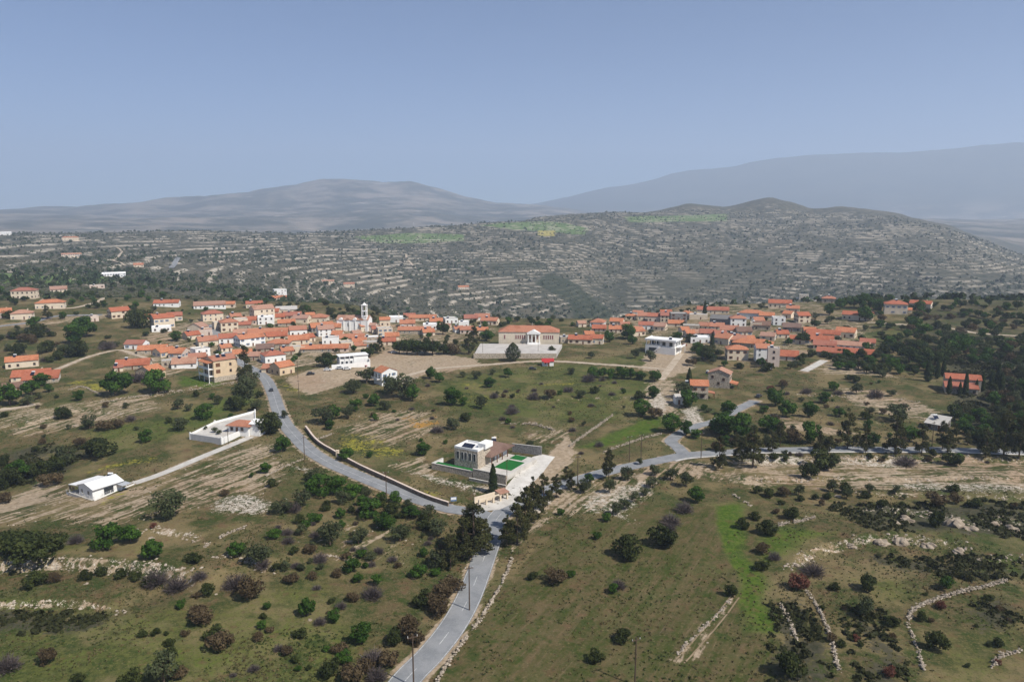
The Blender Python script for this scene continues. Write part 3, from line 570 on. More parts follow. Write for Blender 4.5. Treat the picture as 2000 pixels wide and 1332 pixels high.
ROOF = {'o': tiles('orange_tiles', (.48, .165, .078), (.58, .31, .19)), 'r': tiles('red_tiles', (.40, .115, .06), (.48, .22, .14)), 'b': tiles('brown_tiles', (.20, .115, .085), (.25, .17, .13)), 'p': tiles('pale_tiles', (.44, .22, .145), (.5, .34, .25)), 'g': tiles('grey_tiles', (.17, .16, .155), (.25, .24, .22)), 'w': plaster('white_roof', (.80, .79, .77), .1), 'k': plaster('cement_roof', (.50, .47, .43), .2)}
M_GLASS = plain('window_glass', (.03, .036, .045), .15, .6); M_FRAME = plain('window_frame', (.72, .70, .66)); M_WOOD = plain('brown_wood', (.16, .075, .04), .7, .2); M_BLUE = plain('blue_paint', (.08, .17, .33)); M_METAL = plain('galvanised', (.45, .46, .47), .45, .5); M_TANK = plain('white_tank', (.8, .8, .79), .4, .5)
M_PANEL = plain('solar_panel', (.012, .016, .035), .12, .7); M_GREENP = plain('green_paint', (.05, .13, .08)); M_REDP = plain('red_paint', (.42, .03, .03)); M_LAWN = NT('artificial_lawn', .9, .1); M_LAWN = M_LAWN.col(M_LAWN.mix(M_LAWN.ramp(M_LAWN.noise(M_LAWN.pos(), 2, 4), .3, .7), (.012, .10, .022), (.02, .145, .03)))
def window_mesh(name, w_, h_, fm, shutters=None):
    b = MB(); t = .09; d0, d1 = -.05, .07          # lies in the local XZ plane, facing -Y
    b.box(-w_ / 2, -w_ / 2 + t, -d1, d0 + .05, 0, h_).box(w_ / 2 - t, w_ / 2, -d1, d0 + .05, 0, h_).box(-w_ / 2 + t, w_ / 2 - t, -d1, d0 + .05, h_ - t, h_).box(-w_ / 2 - .08, w_ / 2 + .08, -.16, d0 + .05, -.1, 0).box(-.035, .035, -d1 + .01, 0, 0, h_ - t)
    b.box(-w_ / 2 + t, w_ / 2 - t, -.025, .0, 0.0, h_ - t, 1)
    if shutters is not None:
        for sg in (-1, 1): b.box(sg * w_ / 2 + (0.02 if sg > 0 else -.5), sg * w_ / 2 + (.5 if sg > 0 else -.02), -.08, 0, .02, h_ - .02, 2)
    return b.mesh(name, [fm, M_GLASS] + ([shutters] if shutters else []))
WIN = [window_mesh('window', 1.1, 1.35, M_FRAME), window_mesh('window', 1.0, 1.4, M_WOOD, M_WOOD), window_mesh('window', 1.2, 1.3, M_WOOD), window_mesh('window', 1.1, 1.35, M_FRAME, M_BLUE)]
DOOR = MB().box(-.5, .5, -.06, .02, 0, 2.1).box(-.58, -.5, -.1, .02, 0, 2.2, 1).box(.5, .58, -.1, .02, 0, 2.2, 1).box(-.5, .5, -.1, .02, 2.1, 2.2, 1).mesh('door', [M_WOOD, M_FRAME])
def heater_meshes():
    a = MB(); n = 10; t = [2 * math.pi * i / n for i in range(n)]
    a.solid([(-.75, .3 * math.cos(q), 1.35 + .3 * math.sin(q)) for q in t], [(.75, .3 * math.cos(q), 1.35 + .3 * math.sin(q)) for q in t])
    for x in (-.6, .6): a.box(x - .04, x + .04, -.04, .04, 0, 1.1)
    b = MB().solid([(-.9, -1.5, .1), (.9, -1.5, .1), (.9, -.2, 1.0), (-.9, -.2, 1.0)], [(-.9, -1.56, .18), (.9, -1.56, .18), (.9, -.26, 1.08), (-.9, -.26, 1.08)])
    return a.mesh('water_tank', M_TANK), b.mesh('solar_panel', M_PANEL)
TANK, SPANEL = heater_meshes()
CHIM = MB().box(-.35, .35, -.35, .35, 0, 1.3).box(-.45, .45, -.45, .45, 1.3, 1.45).mesh('chimney', WALL['c'])
def wall_mesh(L, W, h, roof, rise, mat):
    b = MB(); x, y = L / 2, W / 2
    b.box(-x, x, -y, y, -2.5, h)
    if roof == 'gable':
        for s in (-1, 1):
            q = [(s * x, -y, h), (s * x, y, h), (s * x, 0, h + rise)]; q2 = [(s * (x - .25), -y, h), (s * (x - .25), y, h), (s * (x - .25), 0, h + rise)]
            b.solid(q2 if s > 0 else q, q if s > 0 else q2)
    if roof == 'shed':
        b.solid([(-x, -y, h), (x, -y, h), (x, y, h), (-x, y, h)], [(-x, -y, h + .01), (x, -y, h + .01), (x, y, h + rise), (-x, y, h + rise)])
    if roof == 'flat':
        for q in ((-x, x, -y, -y + .22), (-x, x, y - .22, y), (-x, -x + .22, -y + .22, y - .22), (x - .22, x, -y + .22, y - .22)): b.box(*q, h, h + .55)
    return b.mesh('wall', mat)
def roof_mesh(L, W, h, roof, rise, mat):
    b = MB(); o = .45; x, y = L / 2 + .3, W / 2 + o; k = rise / (W / 2); e = h - o * k; t = .16
    if roof == 'gable':
        for s in (-1, 1):
            lo = [(-x, s * y, e), (x, s * y, e), (x, 0, h + rise), (-x, 0, h + rise)]
            if s > 0: lo = lo[::-1]
            b.solid(lo, [(p[0], p[1], p[2] + t) for p in lo])
    elif roof == 'hip':
        x = L / 2 + o; r = max(.3, x - y)
        e0 = [(-x, -y, e), (x, -y, e), (x, y, e), (-x, y, e)]; e1 = [(p[0], p[1], e + t) for p in e0]; zt = h + rise + t
        b.face(e0[::-1]); 
        for i in range(4): b.face([e0[i], e0[(i + 1) % 4], e1[(i + 1) % 4], e1[i]])
        A, B_ = (-r, 0, zt), (r, 0, zt); b.face([e1[0], e1[1], B_, A]).face([e1[1], e1[2], B_]).face([e1[2], e1[3], A, B_]).face([e1[3], e1[0], A])
    elif roof == 'shed':
        kk = rise / W; lo = [(-x, -y, h - o * kk), (x, -y, h - o * kk), (x, y, h + rise + o * kk), (-x, y, h + rise + o * kk)]
        b.solid(lo, [(p[0], p[1], p[2] + t) for p in lo])
    else: b.box(-L / 2 + .22, L / 2 - .22, -W / 2 + .22, W / 2 - .22, h, h + .12)
    return b.mesh('roof', mat)
def add_windows(root, L, W, h, kind, rnd, sides='fsr', dens=3.4, door=True):
    st = max(1, int(round((h - .4) / 3.0))); sh = h / st; wm = WIN[kind]
    for side in sides:
        ln = L if side == 'f' else W; n = max(1, int(ln / dens))
        for k in range(st):
            for i in range(n):
                if rnd.random() < .18: continue
                a = (i + .5) / n * ln - ln / 2; z = k * sh + min(1.0, sh * .36)
                if side == 'f' and k == 0 and door and i == n // 2: link('door', DOOR, None, root, (a, -W / 2, 0.05)); continue
                if side == 'f': link('window', wm, None, root, (a, -W / 2, z))
                elif side == 'r': link('window', wm, None, root, (L / 2, a, z), R(90))
                else: link('window', wm, None, root, (-L / 2, a, z), R(-90))
def add_heater(root, x, y, z, rz=0):
    tk = link('water_tank', TANK, None, root, (x, y, z), rz); link('solar_panel', SPANEL, None, tk)
THINGS = []          # (object, kind words, px, py, category): labels are written at the end, when neighbours are known
def reg(o, words, px, py, cat, group=None):
    THINGS.append((o, words, px, py, cat, group)); return o
WW = {'c': 'cream', 'w': 'white', 's': 'beige stone', 'p': 'pale pink', 'y': 'warm beige', 'g': 'grey stone', 'k': 'pale stone'}
RW = {'o': 'orange', 'r': 'red', 'b': 'brown', 'p': 'faded pink', 'g': 'grey', 'w': 'white', 'k': 'cement'}
def house(x, y, w_, h_, rot, roof, rc, wc, W=None, sides='fsr', base=None, name='house'):
    rnd = random.Random(int(x * 7 + y * 131)); p = base if base is not None else P([(x, y)])[0]; s = scale_at(p)
    W = W or rnd.uniform(8.5, 11.5); vis = w_ / s * 1.12; c, sn = abs(math.cos(R(rot))), abs(math.sin(R(rot)))
    W = min(W, max(4.0, vis * .95)); L = max(3.5, (vis - W * sn) / max(c, .35)); h = max(2.4, h_ / s * 1.03)
    view = math.atan2(p[0], p[1]); rz = R(rot) - view
    back = (W * c + L * sn) / 2 * .9; n = np.hypot(p[0], p[1]); cx, cy = p[0] + p[0] / n * back, p[1] + p[1] / n * back
    root = empty(name, (cx, cy, float(gz(cx, cy)) * .3 + p[2] * .7), rz)
    rise = {'gable': .225, 'hip': .21, 'shed': .2, 'flat': 0}[roof] * W
    link('wall', wall_mesh(L, W, h, roof, rise, WALL[wc]), None, root)
    rf = link('roof', roof_mesh(L, W, h, roof, rise, ROOF[rc]), None, root)
    big = w_ > 20
    add_windows(root, L, W, h, rnd.choice([0, 0, 1, 2, 2, 3]) if wc != 'w' else rnd.choice([0, 3, 2]), rnd, sides if big else 'f' + ('r' if rot >= 0 else 's'), 3.2 if big else 3.8)
    q = rnd.random()
    if roof in ('gable', 'hip') and q < .35: link('chimney', CHIM, None, rf, (L * .25, W * .12, h + rise * .55))
    if q > .74 or roof == 'flat' and q > .45: add_heater(root, -L * .2 if roof != 'hip' else 0, W * .05, h + (rise * .85 if roof != 'flat' else .12) - .1, -rz)
    if roof == 'flat' and q < .25: link('parapet_vent', CHIM, None, root, (L * .2, W * .2, h + .1))
    st = 'small ' if w_ < 22 else 'two-storey ' if h > 5.2 else 'low '
    reg(root, f"{st}{WW[wc]} house with {RW[rc]} {dict(gable='gabled', hip='hipped', shed='lean-to', flat='flat')[roof]} roof", x, y, 'house', 'village houses')
    return root
HOUSES = '''
50 584 35 13 -20 hip r c|100 604 40 10 -10 hip o c|45 625 30 10 -10 hip p c|5 622 24 9 0 gable o p|115 571 22 5 0 gable p c|190 563 20 4 0 flat k p
233 622 32 12 15 gable r c|184 628 13 8 10 flat k p|327 600 40 7 -12 gable r w|410 603 48 6 0 shed p w|445 602 26 7 -8 gable o c|415 627 34 13 8 hip r c
285 633 26 9 15 gable o c|318 642 36 18 15 gable r c|342 627 22 9 0 gable r c|316 648 28 7 0 flat w w|388 653 32 12 50 gable p c|402 655 20 9 0 flat p p|375 664 28 8 20 gable r c
405 676 34 9 10 gable o c|268 683 36 9 -28 gable r w|300 692 46 8 -10 gable o s|322 698 36 9 30 gable o c|352 700 34 9 -30 gable o p|392 700 30 15 20 flat k w|262 722 52 6 -8 gable r s
296 744 42 15 38 gable o y|232 726 12 5 0 gable r c|332 716 24 9 0 flat k s|362 720 40 9 -8 gable p w|386 706 26 7 0 gable o c|45 718 42 11 -4 gable o c|65 744 54 7 -12 gable r c|82 750 50 4 -8 shed r s|26 766 24 7 0 gable b s
497 602 26 8 0 gable r c|513 630 40 24 18 gable p c|560 613 34 8 0 gable k c|520 634 26 13 0 flat w w|447 648 30 17 8 hip o c|471 642 22 16 5 flat k c|487 634 24 8 0 gable r p|542 626 24 6 0 gable r c|572 624 32 7 -8 gable r s
590 632 32 9 -20 gable p c|625 630 32 9 -15 hip o c|560 637 28 6 0 gable o s|480 657 38 6 0 gable p c|525 659 66 8 -6 gable o c|488 678 50 15 25 gable o w|446 670 28 9 0 gable r w|582 656 30 11 5 gable o w|620 648 28 8 10 gable o g
645 648 40 8 -5 gable o c|636 657 30 13 8 gable p w|672 642 20 7 0 gable r c|708 648 22 10 25 gable o c|541 664 34 7 0 gable r c|545 681 42 9 -12 hip o s|584 672 34 8 0 gable o c|582 689 24 10 0 flat k c|620 690 54 8 -8 gable o s
665 688 34 7 -10 gable o p|646 672 28 10 0 flat k w|684 668 52 7 -6 gable o c|676 678 24 8 10 flat k c|724 668 28 8 0 flat w k|726 680 26 10 0 flat k s|704 682 20 6 0 gable o c|474 700 30 9 0 gable o c|518 688 28 7 0 gable b s
534 709 40 14 15 hip r w|552 733 40 15 32 gable o y|527 728 26 8 -20 gable o c|751 657 28 14 8 flat k c|752 637 18 12 0 gable o c|774 630 24 9 0 flat w w|800 624 20 6 0 gable r c|826 627 48 6 -4 gable o c|796 640 26 8 0 gable o p
810 653 58 8 -6 gable o s|766 664 24 7 0 gable o c|756 674 30 7 0 gable r c|840 644 24 9 0 flat w w|852 635 22 7 0 gable o c|880 632 26 8 10 flat k w|906 640 18 10 0 flat w w|920 628 24 6 0 gable r c|942 627 26 8 0 gable o w
957 635 34 8 -15 gable o c|912 652 24 8 0 gable o p|942 652 20 7 0 gable o c|1108 670 32 10 10 flat k k|1134 672 44 9 -5 gable r c|1166 672 24 11 -5 gable r c|1135 639 18 7 15 gable p c|1168 638 28 8 -12 hip o w|1170 648 24 6 0 gable r s|1205 636 26 8 -10 gable o c
1203 650 24 7 0 gable o c|1241 657 34 9 28 gable o c|1232 624 18 7 0 hip o c|1258 625 22 8 0 gable o c|1280 628 26 10 0 gable r p|1262 644 26 9 0 gable r w|1306 629 28 12 0 gable r c|1324 633 30 19 8 flat k g|1320 638 26 6 0 gable o c|1392 613 52 7 0 gable r c
1364 624 30 8 0 flat k c|1350 646 28 9 0 flat k s|1346 660 22 8 20 gable o c|1368 658 26 7 0 gable p c|1410 636 40 12 -8 gable g g|1440 638 28 15 8 hip o w|1468 624 42 11 -8 hip o w|1400 644 24 6 0 gable o c|1382 658 26 7 0 gable r c|1424 652 30 7 0 gable o c
1452 656 28 8 10 gable b c|1476 645 18 12 0 flat k c|1366 670 34 9 5 flat w w|1415 674 36 12 -25 gable o c|1440 673 28 9 0 gable o c|1470 680 66 8 -6 hip o s|1438 704 38 20 10 hip o c|1487 708 26 26 10 gable o w|1509 716 20 32 5 flat k p
1324 790 16 14 15 gable k w|1523 601 36 8 0 gable r c|1548 610 20 7 0 gable o c|1566 631 26 13 22 gable r c|1497 625 24 8 0 gable o c|1520 636 22 13 8 flat k w|1488 645 26 9 0 gable b s|1546 648 28 8 0 gable b g|1618 592 20 8 0 hip o s
1675 626 46 9 -6 gable r c|1748 614 34 17 5 hip r c|1798 604 32 9 -10 gable r c|1772 612 12 6 0 gable o c|1608 660 52 7 -4 gable r c|1652 660 32 10 -8 gable o c|1604 671 36 6 0 gable r s|1562 672 32 8 0 gable r c|1610 682 34 6 0 gable r c
1662 684 56 8 -3 gable p w|1620 696 40 7 -5 gable r s|1668 698 58 7 -4 gable r p|1694 676 22 6 0 gable r s|1536 704 36 8 0 gable r p|1570 584 14 7 0 flat k c|1830 841 34 8 -15 shed k g
547 580 22 13 10 flat k w|545 588 24 6 0 gable o c|641 556 20 6 0 gable p c|682 562 18 7 0 gable o c|905 566 20 5 10 gable o c|138 470 22 5 0 hip o c|140 503 26 5 0 gable p c|271 522 14 4 0 gable o c|217 542 40 6 0 gable w w|8 460 18 4 0 gable w w
460 627 20 8 10 gable o c|535 618 22 8 -10 gable r c|605 624 20 7 15 gable o p|505 671 26 8 -14 gable p c|560 694 24 8 12 gable o s|602 668 24 8 20 gable r c|660 660 22 7 -12 gable o c|696 660 20 8 18 gable p c|702 674 24 7 0 gable o s|735 652 18 9 8 gable r c|790 652 20 7 -15 gable o c|836 656 24 7 10 gable o c|870 646 22 7 -10 gable p c|895 650 20 7 14 gable o w|640 644 24 8 22 gable o c|500 704 24 8 -18 gable p s|440 688 22 8 15 gable o c|480 644 22 9 -8 gable r s|426 644 18 12 12 flat k c
1220 644 22 8 14 gable o c|1290 646 24 8 -12 gable p c|1336 654 20 9 20 gable o c|1300 620 22 8 8 gable r c|1376 644 22 7 -15 gable o c|1406 661 24 7 12 gable r c|1432 667 24 7 -10 gable o p|1462 670 22 7 18 gable o c|1500 665 26 8 -8 gable p c|1526 661 24 8 14 gable r c|1540 622 20 8 -20 gable o c|1580 655 22 8 10 gable o s|1592 667 24 7 -12 gable r c|1480 636 22 9 16 gable o w|1246 616 18 6 0 gable o c|1340 622 22 9 -14 hip o c|1150 660 20 7 12 gable o c
'''
def build_houses():
    rows = [r.split() for line in HOUSES.strip().splitlines() for r in line.split('|')]
    base = P([(float(r[0]), float(r[1])) for r in rows])
    for r, b in zip(rows, base): house(float(r[0]), float(r[1]), float(r[2]), float(r[3]), float(r[4]), r[5], r[6], r[7], base=b)
build_houses()

# ------------------------------------------------------------------ particular buildings
def frame_at(name, px, a, b):
    """an Empty at a photo point with X along the ground line through two photo points"""
    p, A, B_ = P([px, a, b]); return empty(name, p, math.atan2(B_[1] - A[1], B_[0] - A[0])), scale_at(p)
def sheet(name, outline_px, mat, lift, label, parent=None, step=2.0):
    """a flat-lying sheet over a photo outline, following the ground"""
    q = P(outline_px)[:, :2]; x0, y0 = q.min(0); x1, y1 = q.max(0); c = q.mean(0)
    bm = bmesh.new(); vs = [bm.verts.new((a, b_, 0)) for a, b_ in q]; bm.faces.new(vs)
    bmesh.ops.triangulate(bm, faces=bm.faces[:]); bmesh.ops.subdivide_edges(bm, edges=bm.edges[:], cuts=5, use_grid_fill=True)
    for v_ in bm.verts: v_.co.z = float(gz(v_.co.x, v_.co.y)) + lift
    bmesh.ops.recalc_face_normals(bm, faces=bm.faces[:])
    if sum(f.normal.z for f in bm.faces) < 0: bmesh.ops.reverse_faces(bm, faces=bm.faces[:])
    me = bpy.data.meshes.new(name); bm.to_mesh(me); bm.free(); o = link(name, me, mat, parent)
    if label: tag(o, label, kind='structure')
    return o
# school: long cream front, hipped orange roof, portico of four columns, paved court on a retaining wall
r_, s_ = frame_at('school_building', (974, 678), (974, 678), (1088, 678)); Ls = 39.0; Ws = 13.0; hs = 7.2
r_.location.z += 3.0
link('wall', MB().box(0, Ls, 0, Ws, -3, hs).box(-.2, Ls + .2, -.2, Ws + .2, hs - .5, hs - .1).mesh('wall', WALL['a']), None, r_)
o = link('roof', roof_mesh(Ls, Ws, hs, 'hip', 3.2, ROOF['o']), None, r_, (Ls / 2, Ws / 2, 0)); link('ridge_ornament', MB().bar((0, 0, 0), (0, 0, 1.8), .12).mesh('ridge_ornament', M_FRAME), None, o, (2, 0, hs + 3.2))
px0, px1 = 18.6, 27.0
pt = MB().box(px0, px1, -3, -.02, -2.5, .55).mesh('portico_base', WALL['w']); link('portico_base', pt, None, r_)
for i in range(4): MB().cyl(px0 + .6 + i * (px1 - px0 - 1.2) / 3, -2.4, .55, 6.1, .36, 10, .3).build('column', WALL['w'], r_)
MB().box(px0, px1, -3, -.22, 6.1, 6.8).solid([(px0 - .2, -3.1, 6.8), (px1 + .2, -3.1, 6.8), (px1 + .2, 2, 6.8), (px0 - .2, 2, 6.8)], [((px0 + px1) / 2 - .02, -3.1, 8.7), ((px0 + px1) / 2 + .02, -3.1, 8.7), ((px0 + px1) / 2 + .02, 2, 8.7), ((px0 + px1) / 2 - .02, 2, 8.7)]).build('pediment', WALL['w'], r_)
MB().box(px0 + 1, px1 - 1, -4.2, -3.0, -2.5, .25).box(px0 + .6, px1 - .6, -5.2, -4.2, -2.5, -.05).build('steps', WALL['w'], r_)
tallw = MB().box(-.5, .5, -.1, 0, 0, 2.9).box(-.38, .38, -.14, -.1, .12, 2.75, 1).mesh('window', [M_FRAME, plain('maroon_shutter', (.20, .05, .04))])
for x in [11.3 + 1.4 * i for i in range(5)] + [29.4 + 1.4 * i for i in range(5)] + [4.0]: link('window', tallw, None, r_, (x, 0, 2.4))
for x in (20.4, 25.2): link('window', tallw, None, r_, (x, 0, 2.4))
MB().box(-.8, .8, -.1, 0, 0, 3.4).mesh('door', M_WOOD); link('door', bpy.data.meshes['door.001'] if 'door.001' in bpy.data.meshes else DOOR, None, r_, (22.8, 0, .6))
for y_ in (3.5, 7.5): link('window', tallw, None, r_, (Ls, y_, 2.4), R(90))
reg(tag(r_, 'long cream school with orange hipped roof and columned white portico', 'school'), None, 1030, 668, 'school')
ct = frame_at('school_court', (926, 690), (926, 690), (1080, 690))[0]
cz = float(r_.location.z - ct.location.z)
q = P([(938, 679), (1098, 679), (1086, 700), (926, 700)]); top = r_.location.z - .3
M_COURT = asphalt('court_paving', (.40, .37, .34), (.50, .47, .43))
C.objects.unlink(ct); bpy.data.objects.remove(ct)
rt = empty('retaining_wall', (0, 0, 0)); MB().solid([(a, b, c - 5) for a, b, c in q[::-1]], [(a, b, top) for a, b, c in q[::-1]]).build('paved_court', M_COURT, rt)
qa, qb = q[3], q[2]; dv = np.array([qb[0] - qa[0], qb[1] - qa[1]]); Lw = float(np.hypot(*dv)); az = math.atan2(dv[1], dv[0])
MB().box(-.3, Lw + .3, -.45, -.02, -4 + (qa[2] - top), .5).build('wall', WALL['k'], rt, (qa[0], qa[1], top), az)
reg(rt, None, 1000, 692, 'wall'); tag(rt, 'pale retaining wall holding the paved court in front of the school', 'wall')
# church: nave with arched gablets and a slim white bell tower
r_, s_ = frame_at('church', (658, 646), (658, 646), (716, 648)); L_ = 23.5; W_ = 10.0; h_ = 8.2
link('wall', wall_mesh(L_, W_, h_, 'gable', 2.6, WALL['w']), None, r_, (L_ / 2, W_ / 2, 0)); rf = link('roof', roof_mesh(L_, W_, h_, 'gable', 2.6, ROOF['p']), None, r_, (L_ / 2, W_ / 2, 0))
for i in range(4):
    x = 3.2 + i * 5.2; a = [math.pi * k / 8 for k in range(9)]
    MB().solid([(x + 1.5 * math.cos(t), -.5, h_ - .3 + 1.6 * math.sin(t)) for t in a], [(x + 1.5 * math.cos(t), 1.4, h_ - .3 + 1.6 * math.sin(t)) for t in a]).build('gablet', ROOF['p'] if i % 2 else WALL['w'], r_)
aw = MB().box(-.45, .45, -.08, 0, 0, 2.6).box(-.35, .35, -.11, -.08, .1, 2.5, 1).mesh('window', [M_FRAME, M_GLASS])
for x in (8.5, 13.5, 18.2): link('window', aw, None, r_, (x, 0, 3.2))
for i in range(6): MB().box(i * 4.4 + .4, i * 4.4 + 1.2, -.5, -.0, -2, h_ - .7).build('buttress', WALL['w'], r_)
tw = empty('bell_tower', (0, 0, 0)); C.objects.unlink(tw); bpy.data.objects.remove(tw)
tx, ty = 20.6, 1.4
b = MB().box(tx - 1.7, tx + 1.7, ty - 1.7, ty + 1.7, -2, 10.4).box(tx - 1.95, tx + 1.95, ty - 1.95, ty + 1.95, 10.4, 10.8)
for sx in (-1, 1):
    for sy in (-1, 1): b.box(tx + sx * 1.5 - .28, tx + sx * 1.5 + .28, ty + sy * 1.5 - .28, ty + sy * 1.5 + .28, 10.8, 18.6)
b.box(tx - 1.8, tx + 1.8, ty - 1.8, ty + 1.8, 14.2, 14.7).box(tx - 1.95, tx + 1.95, ty - 1.95, ty + 1.95, 18.6, 19.1)
b.build('bell_tower', WALL['w'], r_); MB().cyl(tx, ty, 19.1, 20.6, 1.5, 10, .15).bar((tx, ty, 20.5), (tx, ty, 21.8), .08).build('tower_cap', WALL['w'], r_)
link('porch', wall_mesh(5, 6, 4.2, 'gable', 1.4, WALL['p']), None, r_, (L_ + 2.4, 4, 0)); link('porch_roof', roof_mesh(5, 6, 4.2, 'gable', 1.4, ROOF['p']), None, r_, (L_ + 2.4, 4, 0))
reg(tag(r_, 'white church with pink tiled roof and slim open bell tower', 'church'), None, 690, 640, 'church')
# white house under flat slab roof with columns (right of the school)
r_, s_ = frame_at('modern_villa', (1318, 694), (1264, 689), (1318, 694)); r_.rotation_euler.z = R(-24) - math.atan2(r_.location.x, r_.location.y) * .5
MB().box(-19, 0, 0, 13, -3, 4.4).build('basement_wall', WALL['w'], r_)
MB().box(-9, -.4, 1.0, 12, 4.4, 8.0).box(-14.5, -9, 5.5, 12, 4.4, 8.0).build('wall', WALL['w'], r_)
for x in (-18.4, -15.3, -12.2, -9.6, -5.2, -.7): MB().box(x - .22, x + .22, .25, .69, 4.4, 8.0).build('column', WALL['w'], r_)
MB().box(-19.4, .5, -.3, 13, 8.0, 8.5).box(-19.4, .5, -.3, -.05, 8.5, 9.0).box(.25, .5, -.05, 13, 8.5, 9.0).box(-19.4, -19.15, -.05, 13, 8.5, 9.0).build('roof', ROOF['w'], r_)
MB().box(-19, -9.2, .05, .15, 4.4, 5.3).box(.1, 2.6, 2, 12.5, 4.3, 4.55).box(2.4, 2.6, 2, 12.5, 4.55, 5.5).box(2.2, 2.5, 2.2, 2.5, -3, 4.3).box(2.2, 2.5, 12, 12.3, -3, 4.3).build('balcony', WALL['w'], r_)
for x in (-16.6, -13.8): MB().box(x - 1.2, x + 1.2, 5.36, 5.5, 4.9, 7.4).build('window', M_GLASS, r_)
for x in (-7.4, -3.0): MB().box(x - 1.0, x + 1.0, .9, 1.0, 5.0, 7.4).build('window', M_GLASS, r_)
for y_ in (3.2, 6.5, 9.8): MB().box(-.4, -.3, y_ - .9, y_ + .9, 5.0, 7.3).build('window', M_GLASS, r_)
MB().box(-16.6, -11.6, -.06, .0, 1.3, 3.6).build('garage_opening', M_GLASS, r_); MB().solid([(-17, -1.2, -2), (-16, -1.2, -2), (-9.5, -1.2, 3.9), (-10.5, -1.2, 3.9)], [(-17, -.1, -2), (-16, -.1, -2), (-9.5, -.1, 3.9), (-10.5, -.1, 3.9)]).build('stair', WALL['w'], r_)
add_heater(r_, -5, 6, 8.5, R(20)); reg(tag(r_, 'white flat-roofed villa with columned upper storey right of the school', 'villa'), None, 1300, 690, 'villa')
# three-storey beige block by the street
r_, s_ = frame_at('apartment_house', (419, 747), (419, 747), (461, 741)); r_.rotation_euler.z = R(26) + .35
L_, W_, h_ = 12.5, 12.0, 11.0
link('wall', wall_mesh(L_, W_, h_, 'gable', 1.6, WALL['y']), None, r_, (L_ / 2, W_ / 2, 0)); link('roof', roof_mesh(L_, W_, h_, 'gable', 1.6, ROOF['o']), None, r_, (L_ / 2, W_ / 2, 0))
MB().box(-.05, L_ + .05, -.25, -.003, -2.5, 2.6).build('plinth', WALL['k'], r_)
for z in (4.4, 7.7):
    MB().box(1.2, 3.4, -.06, .02, z, z + 1.9).build('window', M_WOOD, r_); link('window', WIN[2], None, r_, (8.8, 0, z))
for z in (3.2, 6.8):
    MB().box(-2.6, -.01, 0.2, W_, z - .25, z).build('balcony', WALL['w'], r_); MB().box(-2.6, -2.45, .2, W_, z, z + 1).build('railing', WALL['w'], r_)
    for y_ in (2.5, 6, 9.5): MB().box(-.08, -.0, y_ - .8, y_ + .8, z + .1, z + 2.3).build('door', M_GLASS, r_)
for y_ in (.4, W_ / 2, W_ - .2): MB().box(-2.55, -2.25, y_ - .15, y_ + .15, -2.5, 10).build('column', WALL['w'], r_)
MB().solid([(-3, 0, 9.9), (0, 0, 10.4), (0, W_, 10.4), (-3, W_, 9.9)], [(-3, 0, 10.1), (0, 0, 10.6), (0, W_, 10.6), (-3, W_, 10.1)]).build('balcony_roof', ROOF['o'], r_)
add_heater(r_, 4, 4, h_ + 1.0); add_heater(r_, 7, 4, h_ + 1.0); reg(tag(r_, 'tall beige three-storey block with balconies and orange roof beside the street', 'apartment house'), None, 425, 745, 'house')
# white complex with walls beside the car park
r_, s_ = frame_at('white_house', (648, 722), (648, 722), (706, 706)); r_.rotation_euler.z = R(22) - .3 + .35
MB().box(0, 21, 0, .4, -2.5, 2.6).build('yard_wall', WALL['w'], r_); MB().box(5, 21, 3, 10, -2, 4.6).box(13, 21, 3.2, 10, 4.6, 6.2).build('wall', WALL['w'], r_)
MB().box(4.6, 21.3, 2.6, 10.4, 6.2, 6.45).build('roof', ROOF['w'], r_)
for x in (6.5, 9.0, 11.5): MB().box(x - .6, x + .6, 2.9, 3.0, 1.2, 3.4).build('window', M_GLASS, r_)
for x in (5.2, 8, 10.6, 13): MB().box(x - .15, x + .15, 2.62, 2.88, -2, 6.2).build('column', WALL['w'], r_)
MB().box(21, 21.4, 0, 10, -2.5, 4.0).build('side_wall', WALL['w'], r_); reg(tag(r_, 'white walled house with flat roof above the dirt car park', 'house'), None, 680, 715, 'house')
# white gabled house right of the car park
r_, s_ = frame_at('gabled_house', (746, 754), (746, 754), (774, 746)); r_.rotation_euler.z = R(28) + .2
L_, W_, h_ = 9.0, 8.0, 6.8
link('wall', wall_mesh(W_, L_, h_, 'gable', 1.9, WALL['w']), None, r_, (L_ / 2, W_ / 2, 0), R(90)); link('roof', roof_mesh(W_, L_, h_, 'gable', 1.9, ROOF['o']), None, r_, (L_ / 2, W_ / 2, 0), R(90))
for x, z in ((1.8, 4.4), (6.9, 4.6), (2.2, 1.2)): link('window', WIN[3], None, r_, (x, 0, z))
MB().box(4.2, 5.0, -.06, 0, 5.0, 5.9).build('window', M_GLASS, r_); link('door', DOOR, None, r_, (6.6, 0, 0))
MB().box(-2.2, -.01, 1, 7, 3.2, 3.4).box(-2.2, -2.1, 1, 7, 3.4, 4.3).build('balcony', M_FRAME, r_)
for y_ in (2.5, 5.5): MB().box(-.08, 0, y_ - .5, y_ + .5, 3.5, 5.6).build('window', M_GLASS, r_)
reg(tag(r_, 'bright white two-storey house with orange gable roof standing alone', 'house'), None, 752, 750, 'house')
